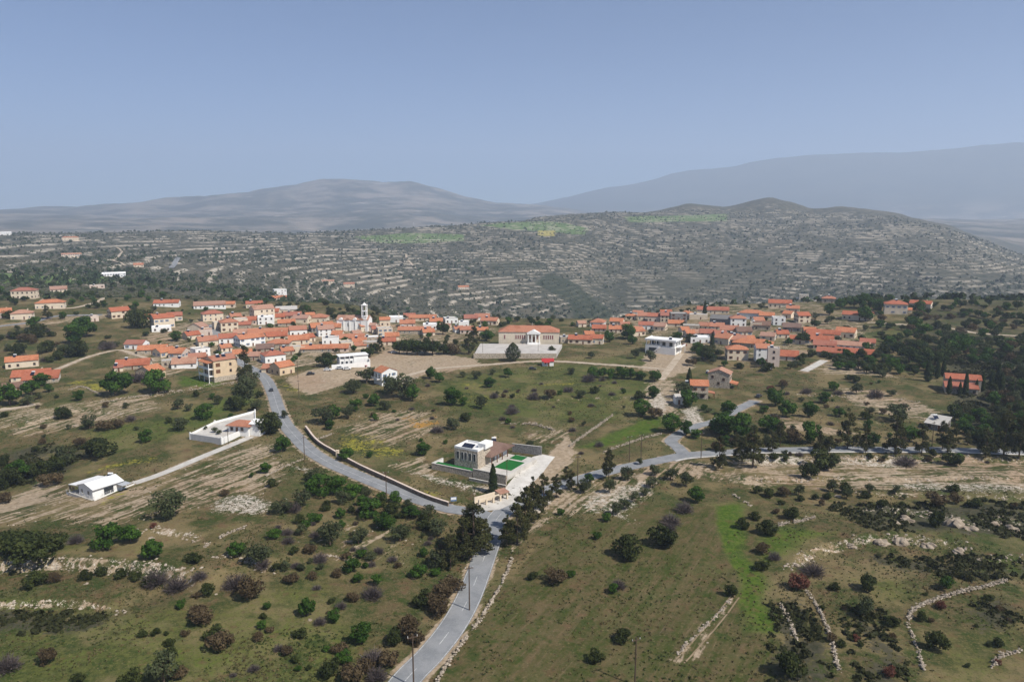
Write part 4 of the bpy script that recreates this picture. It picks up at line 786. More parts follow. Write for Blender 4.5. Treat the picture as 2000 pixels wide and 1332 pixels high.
# red-roofed hut on the dirt track
r_, s_ = frame_at('red_hut', (1060, 715), (1060, 715), (1080, 715)); link('wall', wall_mesh(6.5, 5, 2.8, 'gable', 1.1, WALL['w']), None, r_, (3, 2.5, 0)); link('roof', roof_mesh(6.5, 5, 2.8, 'gable', 1.1, M_REDP), None, r_, (3, 2.5, 0)); MB().solid([(.5, -1.6, 2.2), (4, -1.6, 2.2), (4, -.1, 2.7), (.5, -.1, 2.7)], [(.5, -1.6, 2.28), (4, -1.6, 2.28), (4, -.1, 2.78), (.5, -.1, 2.78)]).build('awning', M_REDP, r_); link('window', WIN[0], None, r_, (1.6, 0, 1)); link('door', DOOR, None, r_, (3.4, 0, 0)); reg(tag(r_, 'tiny white hut with bright red roof beside the dirt track', 'hut'), None, 1068, 714, 'hut')
# two stone villas right of centre
r_, s_ = frame_at('stone_villa', (1348, 778), (1348, 778), (1388, 778)); r_.rotation_euler.z = R(-6) - .05
L_, W_, h_ = 8.2, 7.0, 6.4
link('wall', wall_mesh(L_, W_, h_, 'gable', 2.0, WALL['k']), None, r_, (L_ / 2, W_ / 2, 0)); link('roof', roof_mesh(L_, W_, h_, 'gable', 2.0, ROOF['o']), None, r_, (L_ / 2, W_ / 2, 0))
MB().box(.3, 7.9, -1.5, -.0, 3.0, 3.2).box(.3, 7.9, -1.5, -1.42, 3.2, 4.1).build('balcony', WALL['k'], r_)
for x, z in ((2.0, 3.9), (5.8, 3.9), (5.4, .6)): link('window', WIN[1], None, r_, (x, 0, z))
for x in (.45, 7.75): MB().box(x - .15, x + .15, -1.5, -1.2, -2, 3).build('post', WALL['k'], r_)
add_heater(r_, -1.6, 4, 6.2); MB().box(-1.9, -1.3, 3.6, 4.4, -2, 6.1).build('tank_stand', WALL['k'], r_)
MB().solid([(8.25, .5, 3.0), (11.5, .5, 2.4), (11.5, 5, 2.4), (8.25, 5, 3.0)], [(8.25, .5, 3.2), (11.5, .5, 2.6), (11.5, 5, 2.6), (8.25, 5, 3.2)]).build('porch_roof', ROOF['o'], r_)
for y_ in (.8, 4.7): MB().box(11, 11.25, y_ - .12, y_ + .12, -2, 2.5).build('porch_post', M_WOOD, r_)
reg(tag(r_, 'two-storey stone villa with orange roof and front balcony, right of centre', 'villa'), None, 1368, 778, 'villa')
r_, s_ = frame_at('stone_villa', (1382, 756), (1382, 752), (1420, 760)); r_.rotation_euler.z = R(-30) + .1
L_, W_, h_ = 10.5, 8.0, 7.4
link('wall', wall_mesh(W_, L_, h_, 'gable', 2.0, WALL['k']), None, r_, (L_ / 2, W_ / 2, 0), R(90)); link('roof', roof_mesh(W_, L_, h_, 'gable', 2.0, ROOF['p']), None, r_, (L_ / 2, W_ / 2, 0), R(90))
for x, z in ((2.2, 4.9), (7.6, 4.0), (5.2, 1.8)): link('window', WIN[2], None, r_, (x, 0, z))
for y_ in (2.2, 5.4): link('window', WIN[2], None, r_, (L_, y_, 4.6), R(90))
MB().solid([(L_, .2, 3.0), (L_ + 3.6, .2, 2.3), (L_ + 3.6, 7, 2.3), (L_, 7, 3.0)], [(L_, .2, 3.2), (L_ + 3.6, .2, 2.5), (L_ + 3.6, 7, 2.5), (L_, 7, 3.2)]).build('porch_roof', ROOF['o'], r_)
for y_ in (.6, 6.6): MB().box(L_ + 3.1, L_ + 3.35, y_ - .12, y_ + .12, -2, 2.4).build('porch_post', M_WOOD, r_)
add_heater(r_, -1.2, 6.5, 5.6); reg(tag(r_, 'tall stone villa with pale pink roof behind the balcony villa', 'villa'), None, 1406, 756, 'villa')
# cypress house at the far right
r_, s_ = frame_at('country_house', (1846, 768), (1846, 768), (1905, 768)); r_.rotation_euler.z = R(4) - .45
link('wall', wall_mesh(15, 7, 6.6, 'gable', 1.8, WALL['k']), None, r_, (8, 8.5, 0)); link('roof', roof_mesh(15, 7, 6.6, 'gable', 1.8, ROOF['r']), None, r_, (8, 8.5, 0))
MB().box(0, 13.5, 0, 4.9, -2.5, 3.2).build('front_wall', WALL['k'], r_); MB().solid([(-.5, -.6, 3.0), (14, -.6, 3.0), (14, 4.98, 5.0), (-.5, 4.98, 5.0)], [(-.5, -.6, 3.2), (14, -.6, 3.2), (14, 4.98, 5.2), (-.5, 4.98, 5.2)]).build('front_roof', ROOF['r'], r_)
for x in (2, 5.4, 8.8, 12): link('window', WIN[2], None, r_, (x, 0, 1))
for y_ in (6.5, 10): link('window', WIN[2], None, r_, (15.5, y_, 3.8), R(90))
add_heater(r_, 16.8, 12, 4.5); reg(tag(r_, 'country house with two red roofs ringed by cypresses at far right', 'house'), None, 1873, 765, 'house')

# ------------------------------------------------------------------ villa in the middle distance: stone cube, brown hipped wing, lawns, walls, drive
vr, s_ = frame_at('garden_villa', (888, 917), (845, 907), (990, 937)); VA = vr.rotation_euler.z; vr.location.z += 1.6
MB().box(0, 9.4, 0, 8, -3, 6.2).build('block_wall', WALL['k'], vr)
MB().box(0, 9.4, 0, .3, 6.2, 6.9).box(0, .3, .3, 8, 6.2, 6.9).box(0.3, 9.4, 7.7, 8, 6.2, 6.9).box(.3, 9.4, .3, 7.7, 6.2, 6.35).box(9.1, 9.4, .3, 7.7, 6.35, 6.9).build('block_roof', ROOF['w'], vr)
MB().box(7.2, 10.2, 3.6, 8.4, 6.2, 8.0).build('roof_box', WALL['w'], vr)
vw = MB().box(-.5, .5, -.05, 0, 0, 2.7).box(-.4, .4, -.09, -.05, .08, 2.62, 1).mesh('window', [WALL['w'], M_GLASS])
for x in (1.5, 3.3, 4.7, 6.4, 8.2): link('window', vw, None, vr, (x, 0, 2.6))
for i in range(4): MB().solid([(2 + i * 1.1, 1.4, 6.5), (3.02 + i * 1.1, 1.4, 6.5), (3.02 + i * 1.1, 3.5, 7.3), (2 + i * 1.1, 3.5, 7.3)], [(2 + i * 1.1, 1.36, 6.58), (3.02 + i * 1.1, 1.36, 6.58), (3.02 + i * 1.1, 3.46, 7.38), (2 + i * 1.1, 3.46, 7.38)]).build('solar_panel', M_PANEL, vr)
MB().box(.5, 9.0, 8.0, 20, -2.5, 3.2).build('wing_wall', WALL['w'], vr)
hw, wf = 12.6, 10.8
o = link('wing_roof', roof_mesh(15.2, 10.6, 3.2, 'hip', 2.1, ROOF['b']), None, vr, (6.2, 12.6, .15), R(90)); link('chimney', CHIM, None, o, (6.2, 1.5, 4.2))
for y_ in (6.0, 9.5, 13, 16.5): MB().box(11.1, 11.35, y_ - .13, y_ + .13, -2, 3.1).build('terrace_post', M_WOOD, vr)
MB().box(9.0, 9.08, 9.2, 11.4, 0, 2.4).build('glass_door', M_GLASS, vr); MB().box(9.0, 9.1, 14.6, 16.0, 0, 2.4).build('front_door', plain('ochre_door', (.5, .24, .06)), vr)
MB().box(9.45, 12.6, 4.2, 19.4, -2, .12).build('terrace', M_CONC, vr); add_heater(vr, 5, 17.5, 4.4, -VA)
reg(tag(vr, 'stone and white villa with brown hipped roof and four rooftop solar panels', 'villa'), None, 930, 905, 'villa')
vz = vr.location.z
def gl(u, v_, z=0):
    c, s = math.cos(VA), math.sin(VA); return (vr.location.x + u * c - v_ * s, vr.location.y + u * s + v_ * c, vz + z)
def garden_wall(name, u0, v0, u1, v1, z0, z1, mat, label, th=.4):
    A = gl(u0, v0); d = math.hypot(u1 - u0, v1 - v0); o = empty(name, A, VA + math.atan2(v1 - v0, u1 - u0))
    MB().box(0, d, -th / 2, th / 2, z0, z1).build('masonry', mat, o); MB().box(-.05, d + .05, -th / 2 - .06, th / 2 + .06, z1, z1 + .1).build('coping', M_CONC, o); tag(o, label, 'wall'); return o
garden_wall('garden_wall', -7, -3.4, 9.4, -3.4, -4, .55, WALL['k'], 'long low stone wall below the cube of the solar villa')
garden_wall('garden_wall', 9.7, -3.4, 22.5, -3.4, -4, 1.5, WALL['k'], 'taller stone wall below the terrace lawn of the solar villa')
garden_wall('garden_wall', 10, -6.2, 24, -6.2, -4.5, -.7, WALL['k'], 'lowest stone wall behind the lone cypress at the junction')
garden_wall('garden_wall', -7, -3.2, -7, 3, -4, .5, WALL['w'], 'short white wall closing the left garden of the solar villa')
garden_wall('garden_wall', 8, 25.5, 19, 27.5, -3, 1.9, WALL['g'], 'grey wall behind the brown roofed wing of the villa')
for (u0, u1, v0, v1, lb) in ((12.9, 19.6, 4.6, 13.8, 'bright green artificial lawn on the terrace of the villa'), (12.9, 17.6, 15.2, 19.4, 'small green lawn patch behind the terrace lawn of the villa'), (-6.6, 9.3, -3.1, -.35, 'narrow green lawn strip below the windows of the villa')):
    o = MB().ext([(u0, v0), (u1, v0), (u1, v1), (u0, v1)], -3, .22).build('lawn', [M_LAWN], None, gl(0, 0), VA); tag(o, lb, kind='structure')
o = MB().ext([(9.5, -3.15), (21, -3.15), (21, 20), (12.8, 20), (12.8, 4), (9.5, 4)], -3.2, .1).build('terrace_paving', [M_CONC], None, gl(0, 0), VA); tag(o, 'pale paving round the terrace lawns of the villa', kind='structure')
sheet('driveway', [(1000, 968), (985, 955), (1000, 937), (1040, 893), (1060, 888), (1084, 893), (1062, 922), (1030, 952), (1016, 972)], asphalt('white_concrete', (.50, .47, .42), (.60, .57, .52)), .2, 'wide white concrete driveway up to the villa')
sheet('junction_apron', [(930, 990), (938, 972), (960, 968), (1000, 968), (1018, 972), (1000, 985), (975, 996), (950, 998)], M_CONC, .16, 'pale paved corner at the road junction')

# ------------------------------------------------------------------ white hut on its ledge
hr, s_ = frame_at('white_bungalow', (186, 975), (131, 964), (184, 976)); HA = hr.rotation_euler.z
MB().box(-13, .3, -1.2, 9.5, -3.5, .1).build('base_slab', M_CONC, hr)
link('wall', wall_mesh(9.5, 7.6, 3.2, 'gable', 1.2, WALL['w']), None, hr, (-4, 4.2, .1), R(90)); link('roof', roof_mesh(9.5, 8.2, 3.2, 'gable', 1.2, ROOF['w']), None, hr, (-4, 4.2, .1), R(90))
MB().solid([(-13, -1.0, 2.5), (-8, -1.0, 3.1), (-8, 8.5, 3.1), (-13, 8.5, 2.5)], [(-13, -1.0, 2.65), (-8, -1.0, 3.25), (-8, 8.5, 3.25), (-13, 8.5, 2.65)]).build('porch_roof', ROOF['w'], hr)
for y_ in (-.8, 2, 5, 8): MB().box(-12.9, -12.7, y_ - .1, y_ + .1, .1, 2.5).build('porch_post', M_FRAME, hr)
for x in (-12.2, -10.4): MB().box(x - .7, x + .7, -.9, -.85, 1, 2.3).build('porch_glass', M_GLASS, hr)
link('window', WIN[0], None, hr, (-6, -.55, 1.1)); link('window', WIN[0], None, hr, (-2.4, -.55, 1.1)); MB().box(-.15, -.05, 3, 6, .1, 2.6).build('doorway', M_GLASS, hr)
MB().solid([(-.1, 7, 2.6), (3.2, 7, 2.6), (3.2, 10, 2.6), (-.1, 10, 2.6)], [(-.1, 7, 2.75), (3.2, 7, 2.75), (3.2, 10, 2.75), (-.1, 10, 2.75)]).build('carport_roof', M_METAL, hr)
add_heater(hr, -5, 8.2, 3.6, -HA); reg(tag(hr, 'white bungalow with white metal roof alone at the end of the path', 'bungalow'), None, 195, 955, 'bungalow')
def fence(name, pts, label, h=1.3, base=.5, mat=None):
    p = P(pts); o = empty(name, p[0]); k = 0
    for a, b in zip(p[:-1], p[1:]):
        d = float(np.hypot(*(b - a)[:2])); az = math.atan2(b[1] - a[1], b[0] - a[0]); n = max(1, int(d / 2.6)); a = np.array(a)
        MB().box(0, d, -.12, .12, -1.5, base).build('base_wall', WALL['w'], o, tuple(a - p[0]), az)
        for i in range(n + 1):
            q = a + (b - a) * i / n - p[0]; MB().box(-.06, .06, -.06, .06, base - .1, h).build('post', mat or M_FRAME, o, tuple(q), az)
        for z in (base + .3, h - .1): MB().bar((0, 0, z), (d, 0, z + (b[2] - a[2]))  , .03).build('rail', mat or M_FRAME, o, tuple(a - p[0]), az)
    tag(o, label, 'fence'); return o
fence('yard_fence', [(130, 964), (184, 978), (262, 946)], 'white low fence round the front yard of the white bungalow')
# walled yard with a small orange-roofed house
yw = P([(372, 858), (433, 868), (500, 836), (498, 806), (420, 832)])
yo = empty('yard_wall', yw[0])
for i, (a, b) in enumerate(zip(yw, np.roll(yw, -1, 0))):
    d = float(np.hypot(*(b - a)[:2])); az = math.atan2(b[1] - a[1], b[0] - a[0]); zt = float(yw[:, 2].max() - a[2]) + 1.0
    MB().box(0, d, -.18, .18, -3, zt).build('wall_panel', WALL['w'] if i in (2, 3) else plaster('grey_block', (.50, .49, .48)) if i == 0 else WALL['w'], yo, tuple(a - yw[0]), az)
    MB().box(-.25, .25, -.25, .25, -3, zt + .5).build('pillar', WALL['w'], yo, tuple(a - yw[0]), az)
MB().solid([tuple(np.array(q) - yw[0] + np.array([0, 0, -3 + yw[:, 2].max() - q[2]])) for q in yw], [tuple(np.array(q) - yw[0] + np.array([0, 0, .25 + yw[:, 2].max() - q[2]])) for q in yw]).build('yard_floor', M_CONC, yo)
tag(yo, 'grey and white wall round the yard of the orange-roofed cottage', 'wall')
r_, s_ = frame_at('cottage', (441, 852), (441, 852), (484, 838)); r_.rotation_euler.z = R(-12); r_.location.z = float(yw[:, 2].max()) + .25
link('wall', wall_mesh(8.5, 6, 2.8, 'hip', 1.3, WALL['w']), None, r_, (5, 4, 0)); link('roof', roof_mesh(9.5, 7, 2.9, 'hip', 1.4, ROOF['o']), None, r_, (5, 4, 0)); link('side_wall', wall_mesh(4, 7, 3.6, 'gable', 1, WALL['w']), None, r_, (11.4, 5.6, 0)); link('side_roof', roof_mesh(4, 7, 3.6, 'gable', 1.0, ROOF['w']), None, r_, (11.4, 5.6, 0))
for x in (2.2, 6.6): link('window', WIN[2], None, r_, (x, 1, .9))
link('door', DOOR, None, r_, (4.4, 1, 0)); reg(tag(r_, 'small white cottage with orange hipped roof inside a walled yard', 'cottage'), None, 465, 838, 'cottage')
# small shrine with two arches at the junction
r_, s_ = frame_at('arched_shelter', (936, 990), (936, 990), (986, 976))
for i in range(5): MB().box(i * 2.6 - .25, i * 2.6 + .25, -.25, .25, -1.5, 2.3).build('pillar', WALL['c'], r_)
for i in range(4):
    a = [math.pi * k / 8 for k in range(9)]; x = i * 2.6 + 1.3
    pts = [(x - 1.05, 2.3)] + [(x - 1.05 * math.cos(t), 1.5 + .55 * math.sin(t)) for t in a] + [(x + 1.05, 2.3)]
    MB().solid([(px_, -.2, pz_) for px_, pz_ in pts], [(px_, .2, pz_) for px_, pz_ in pts]).build('arch', WALL['c'], r_)
MB().solid([(7.4, -.5, 2.3), (11, -.5, 2.3), (11, 2.4, 2.7), (7.4, 2.4, 2.7)], [(7.4, -.5, 2.45), (11, -.5, 2.45), (11, 2.4, 2.85), (7.4, 2.4, 2.85)]).build('roof', ROOF['p'], r_)
MB().box(-.3, 10.7, 2.0, 2.3, -1.5, 2.4).build('back_wall', WALL['c'], r_); reg(tag(r_, 'small cream shelter with arches at the road junction', 'shelter'), None, 960, 982, 'shelter')
# ------------------------------------------------------------------ plants
def leaf_mat(name, a, b, dark=None):
    t = NT(name, .75, .15); r = t.rnd(); n = t.noise(t.obj(), 4.0, 4, .75)
    k = t.mix(t.ramp(n, .38, .62), a, b); k = t.mix(t.math('MULTIPLY', r, .5), k, tuple(x * .55 for x in a)); t.col(k)
    tr = t.n('ShaderNodeBsdfTranslucent'); t.put(tr.inputs[0], k); mx = t.n('ShaderNodeMixShader'); mx.inputs[0].default_value = .3
    t.t.links.new(t.b.outputs[0], mx.inputs[1]); t.t.links.new(tr.outputs[0], mx.inputs[2]); t.t.links.new(mx.outputs[0], t.t.nodes['Material Output'].inputs[0]); return t.m
M_BARK = plain('bark', (.12, .085, .06), .95, .1, .3)
LEAF = {'G': leaf_mat('green_leaves', (.026, .068, .008), (.095, .18, .024)), 'D': leaf_mat('dark_leaves', (.024, .036, .009), (.085, .10, .026)), 'O': leaf_mat('olive_leaves', (.045, .06, .024), (.13, .145, .066)),
        'B': leaf_mat('brown_leaves', (.085, .058, .032), (.15, .11, .055)), 'N': leaf_mat('grey_twigs', (.105, .082, .078), (.17, .14, .13)), 'P': leaf_mat('pine_needles', (.048, .058, .018), (.11, .10, .036)),
        'C': leaf_mat('cypress_leaves', (.022, .040, .010), (.045, .062, .016)), 'U': leaf_mat('stone_pine_needles', (.022, .042, .009), (.07, .095, .021)), 'R': leaf_mat('red_leaves', (.14, .05, .035), (.2, .085, .055)), 'T': leaf_mat('juniper_leaves', (.04, .055, .025), (.075, .085, .04)), 'S': leaf_mat('scrub_leaves', (.026, .034, .010), (.062, .06, .022))}
def quads(c, n, size, g):
    """leaf quads at centres c with facing n"""
    k = len(c); n = n / (np.linalg.norm(n, axis=1, keepdims=True) + 1e-9); a = np.cross(n, g.normal(size=(k, 3))); a /= np.linalg.norm(a, axis=1, keepdims=True) + 1e-9; b = np.cross(n, a)
    s = np.asarray(size).reshape(-1, 1); s2 = s * g.uniform(.55, 1.0, (k, 1))
    v = np.stack([c - a * s - b * s2 * .3, c + a * s * .4 - b * s2, c + a * s + b * s2 * .3, c - a * s * .4 + b * s2], 1).reshape(-1, 3)
    return v, np.arange(4 * k).reshape(-1, 4)
def dirs(k, g):
    d = g.normal(size=(k, 3)); return d / np.linalg.norm(d, axis=1, keepdims=True)
def crown_mesh(kind, seed):
    g = np.random.default_rng(seed)
    if kind in 'GDOUBSR':
        hgt = {'G': .86, 'D': .66, 'O': .78, 'U': .62, 'B': .66, 'S': .5, 'R': .7, 'T': 1.45}[kind]; z0 = {'G': .04, 'O': .05, 'U': .12}.get(kind, 0.0)
        nl = {'O': 16, 'U': 13, 'D': 16, 'T': 18}.get(kind, 15); C0 = []; R0 = []
        for i in range(nl):
            d = dirs(1, g)[0] * g.uniform(.25, .8) ** .6; r = g.uniform(.09, .23)
            if kind == 'T': zz = g.uniform(0, 1); w_ = 2.0 * math.sin(min(1, zz * 1.5 + .12) * math.pi * .62) * (1 - zz * .75) ; d = np.array([d[0] * w_, d[1] * w_, zz * 2 - 1]); r *= .75
            C0.append([d[0] * .40, d[1] * .40, z0 + hgt * (.5 + d[2] * .38)]); R0.append(r)
        C0 = np.array(C0); R0 = np.array(R0); k = {'O': 1500, 'D': 1900, 'G': 1800, 'U': 1900, 'S': 380, 'B': 1300, 'R': 1200, 'T': 2200}[kind]
        i = g.choice(nl, k, p=R0 ** 2 / (R0 ** 2).sum()); d = dirs(k, g); c = C0[i] + d * (R0[i] * g.uniform(.62, 1.12, k) ** .8)[:, None] * np.array([1, 1, .8])
        c[:, 2] = np.maximum(c[:, 2], .015); sz = g.uniform(.016, .05, k) * (1.7 if kind == 'S' else .9 if kind == 'O' else 1)
        return mesh('crown', *quads(c, d + g.normal(size=(k, 3)) * .55, sz, g))
    if kind == 'N':
        v = []; f = []
        for i in range(420):
            d = dirs(1, g)[0]; d[2] = abs(d[2]) * .8 + .12; b0 = d * g.uniform(.02, .22); b1 = d * g.uniform(.34, .56) + g.normal(size=3) * .05; b1[2] *= 1.1
            w_ = np.cross(d, g.normal(size=3)); w_ = w_ / np.linalg.norm(w_) * g.uniform(.006, .013); n = len(v); v += [b0 - w_, b0 + w_, b1 + w_ * .5, b1 - w_ * .5]; f.append((n, n + 1, n + 2, n + 3))
        k = 300; c = dirs(k, g) * g.uniform(.3, .5, (k, 1)); c[:, 2] = np.abs(c[:, 2]) * 1.15; v2, f2 = quads(c, dirs(k, g), g.uniform(.012, .026, k), g)
        return mesh('crown', np.vstack([np.array(v), v2]), np.vstack([np.array(f), f2 + len(v)]))
    if kind == 'P':
        C0 = []; R0 = []
        for i in range(34):
            z = g.uniform(.25, 1.75); w_ = .42 * (1 - max(0, z - .5) / 1.5) ** .8 * g.uniform(.35, 1.1); a = g.uniform(0, 6.28); C0.append([w_ * math.cos(a), w_ * math.sin(a), z]); R0.append(g.uniform(.11, .19) * (1.15 - z * .35))
        C0 = np.array(C0); R0 = np.array(R0); k = 3600; i = g.choice(34, k, p=R0 ** 2 / (R0 ** 2).sum()); d = dirs(k, g); c = C0[i] + d * (R0[i] * g.uniform(.4, 1.25, k))[:, None] * np.array([1, 1, .8])
        n = d + g.normal(size=(k, 3)) * .9; return mesh('crown', *quads(c, n, g.uniform(.018, .042, k), g))
    if kind == 'T':
        k = 2800; z = g.uniform(0, 1, k); a = g.uniform(0, 6.28, k); rr = .5 * np.sin(np.pi * np.clip(z, .02, .99) ** .62) ** .75 * g.uniform(.72, 1.08, k) * (1 + .1 * np.sin(a * 4 + z * 15))
        c = np.stack([rr * np.cos(a), rr * np.sin(a), .18 + z * 1.35], 1); n = np.stack([np.cos(a), np.sin(a), z - .2], 1) + g.normal(size=(k, 3)) * .5; return mesh('crown', *quads(c, n, g.uniform(.02, .05, k), g))
    if kind == 'C':
        k = 2200; z = g.uniform(0, 1, k) ** .9; w_ = .5 * np.minimum(1, z * 7 + .35) * (1 - z ** 2.2) ** .75; a = g.uniform(0, 6.28, k); rr = w_ * g.uniform(.7, 1.08, k) * (1 + .12 * np.sin(a * 3 + z * 20))
        c = np.stack([rr * np.cos(a), rr * np.sin(a), 0.1 + z * 3.7], 1); n = np.stack([np.cos(a), np.sin(a), np.full(k, .3)], 1) + g.normal(size=(k, 3)) * .35; return mesh('crown', *quads(c, n, g.uniform(.05, .11, k), g))
def trunk_mesh(kind):
    hgt = {'P': 1.7, 'U': .75, 'C': 1.0, 'G': .55, 'O': .55, 'T': .9}[kind]; b = MB(); b.bar((0, 0, -.15), (0, .01, hgt * .45), .035, 7, .026); b.bar((0, .01, hgt * .45), (.01, 0, hgt), .026, 6, .01)
    for i in range(6):
        a = i * 2.4 + .4; z = hgt * (.4 + .09 * i); b.bar((0, 0, z), (.22 * math.cos(a), .22 * math.sin(a), z + .14), .014, 5, .006)
    return b.mesh('trunk', M_BARK)
NVAR = 4
CROWN = {k: [crown_mesh(k, 100 + i * 7 + ord(k)) for i in range(NVAR)] for k in 'GDOBNPCUSRT'}
for k in CROWN:
    for m_ in CROWN[k]: m_.materials.append(LEAF[k])
TRUNK = {k: trunk_mesh(k) for k in 'PUCGOT'}
PNAME = {'G': ('leafy_tree', 'bright green leafy tree', 'tree'), 'D': ('evergreen_bush', 'dark evergreen bush', 'bush'), 'O': ('olive_tree', 'grey-green olive tree', 'tree'), 'B': ('brown_shrub', 'brownish shrub', 'shrub'), 'N': ('bare_shrub', 'bare grey twiggy shrub', 'shrub'), 'P': ('pine_tree', 'tall rough pine', 'tree'), 'C': ('cypress_tree', 'slim dark cypress', 'tree'), 'U': ('umbrella_pine', 'dark round-topped pine', 'tree'), 'R': ('red_shrub', 'reddish shrub', 'shrub'), 'T': ('juniper_tree', 'large teardrop-shaped juniper', 'tree'), 'S': ('low_scrub', 'low dark scrub clump', 'shrub')}
PGROUP = {'G': 'leafy trees', 'D': 'evergreen bushes', 'O': 'olive trees', 'B': 'brown shrubs', 'N': 'bare shrubs', 'P': 'rough pines', 'C': 'cypresses', 'U': 'umbrella pines', 'R': 'red shrubs', 'T': 'junipers', 'S': 'low scrub clumps'}
PLANTED = []
def plant(kind, p, width, px, py, rnd, zs=1.0):
    nm, words, cat = PNAME[kind]; sc_ = (width * rnd.uniform(.92, 1.08), width * rnd.uniform(.92, 1.08), width * zs * rnd.uniform(.78, 1.2)); rz = rnd.uniform(0, 6.28); me = rnd.choice(CROWN[kind])
    if kind in TRUNK:
        o = empty(nm, p, rz); o.scale = sc_; link('crown', me, None, o); link('trunk', TRUNK[kind], None, o)
    else: o = link(nm, me, None, None, (p[0], p[1], p[2] - .05), rz, sc_)
    PLANTED.append((p[0], p[1], width)); reg(o, words, px, py, cat, PGROUP[kind]); return o
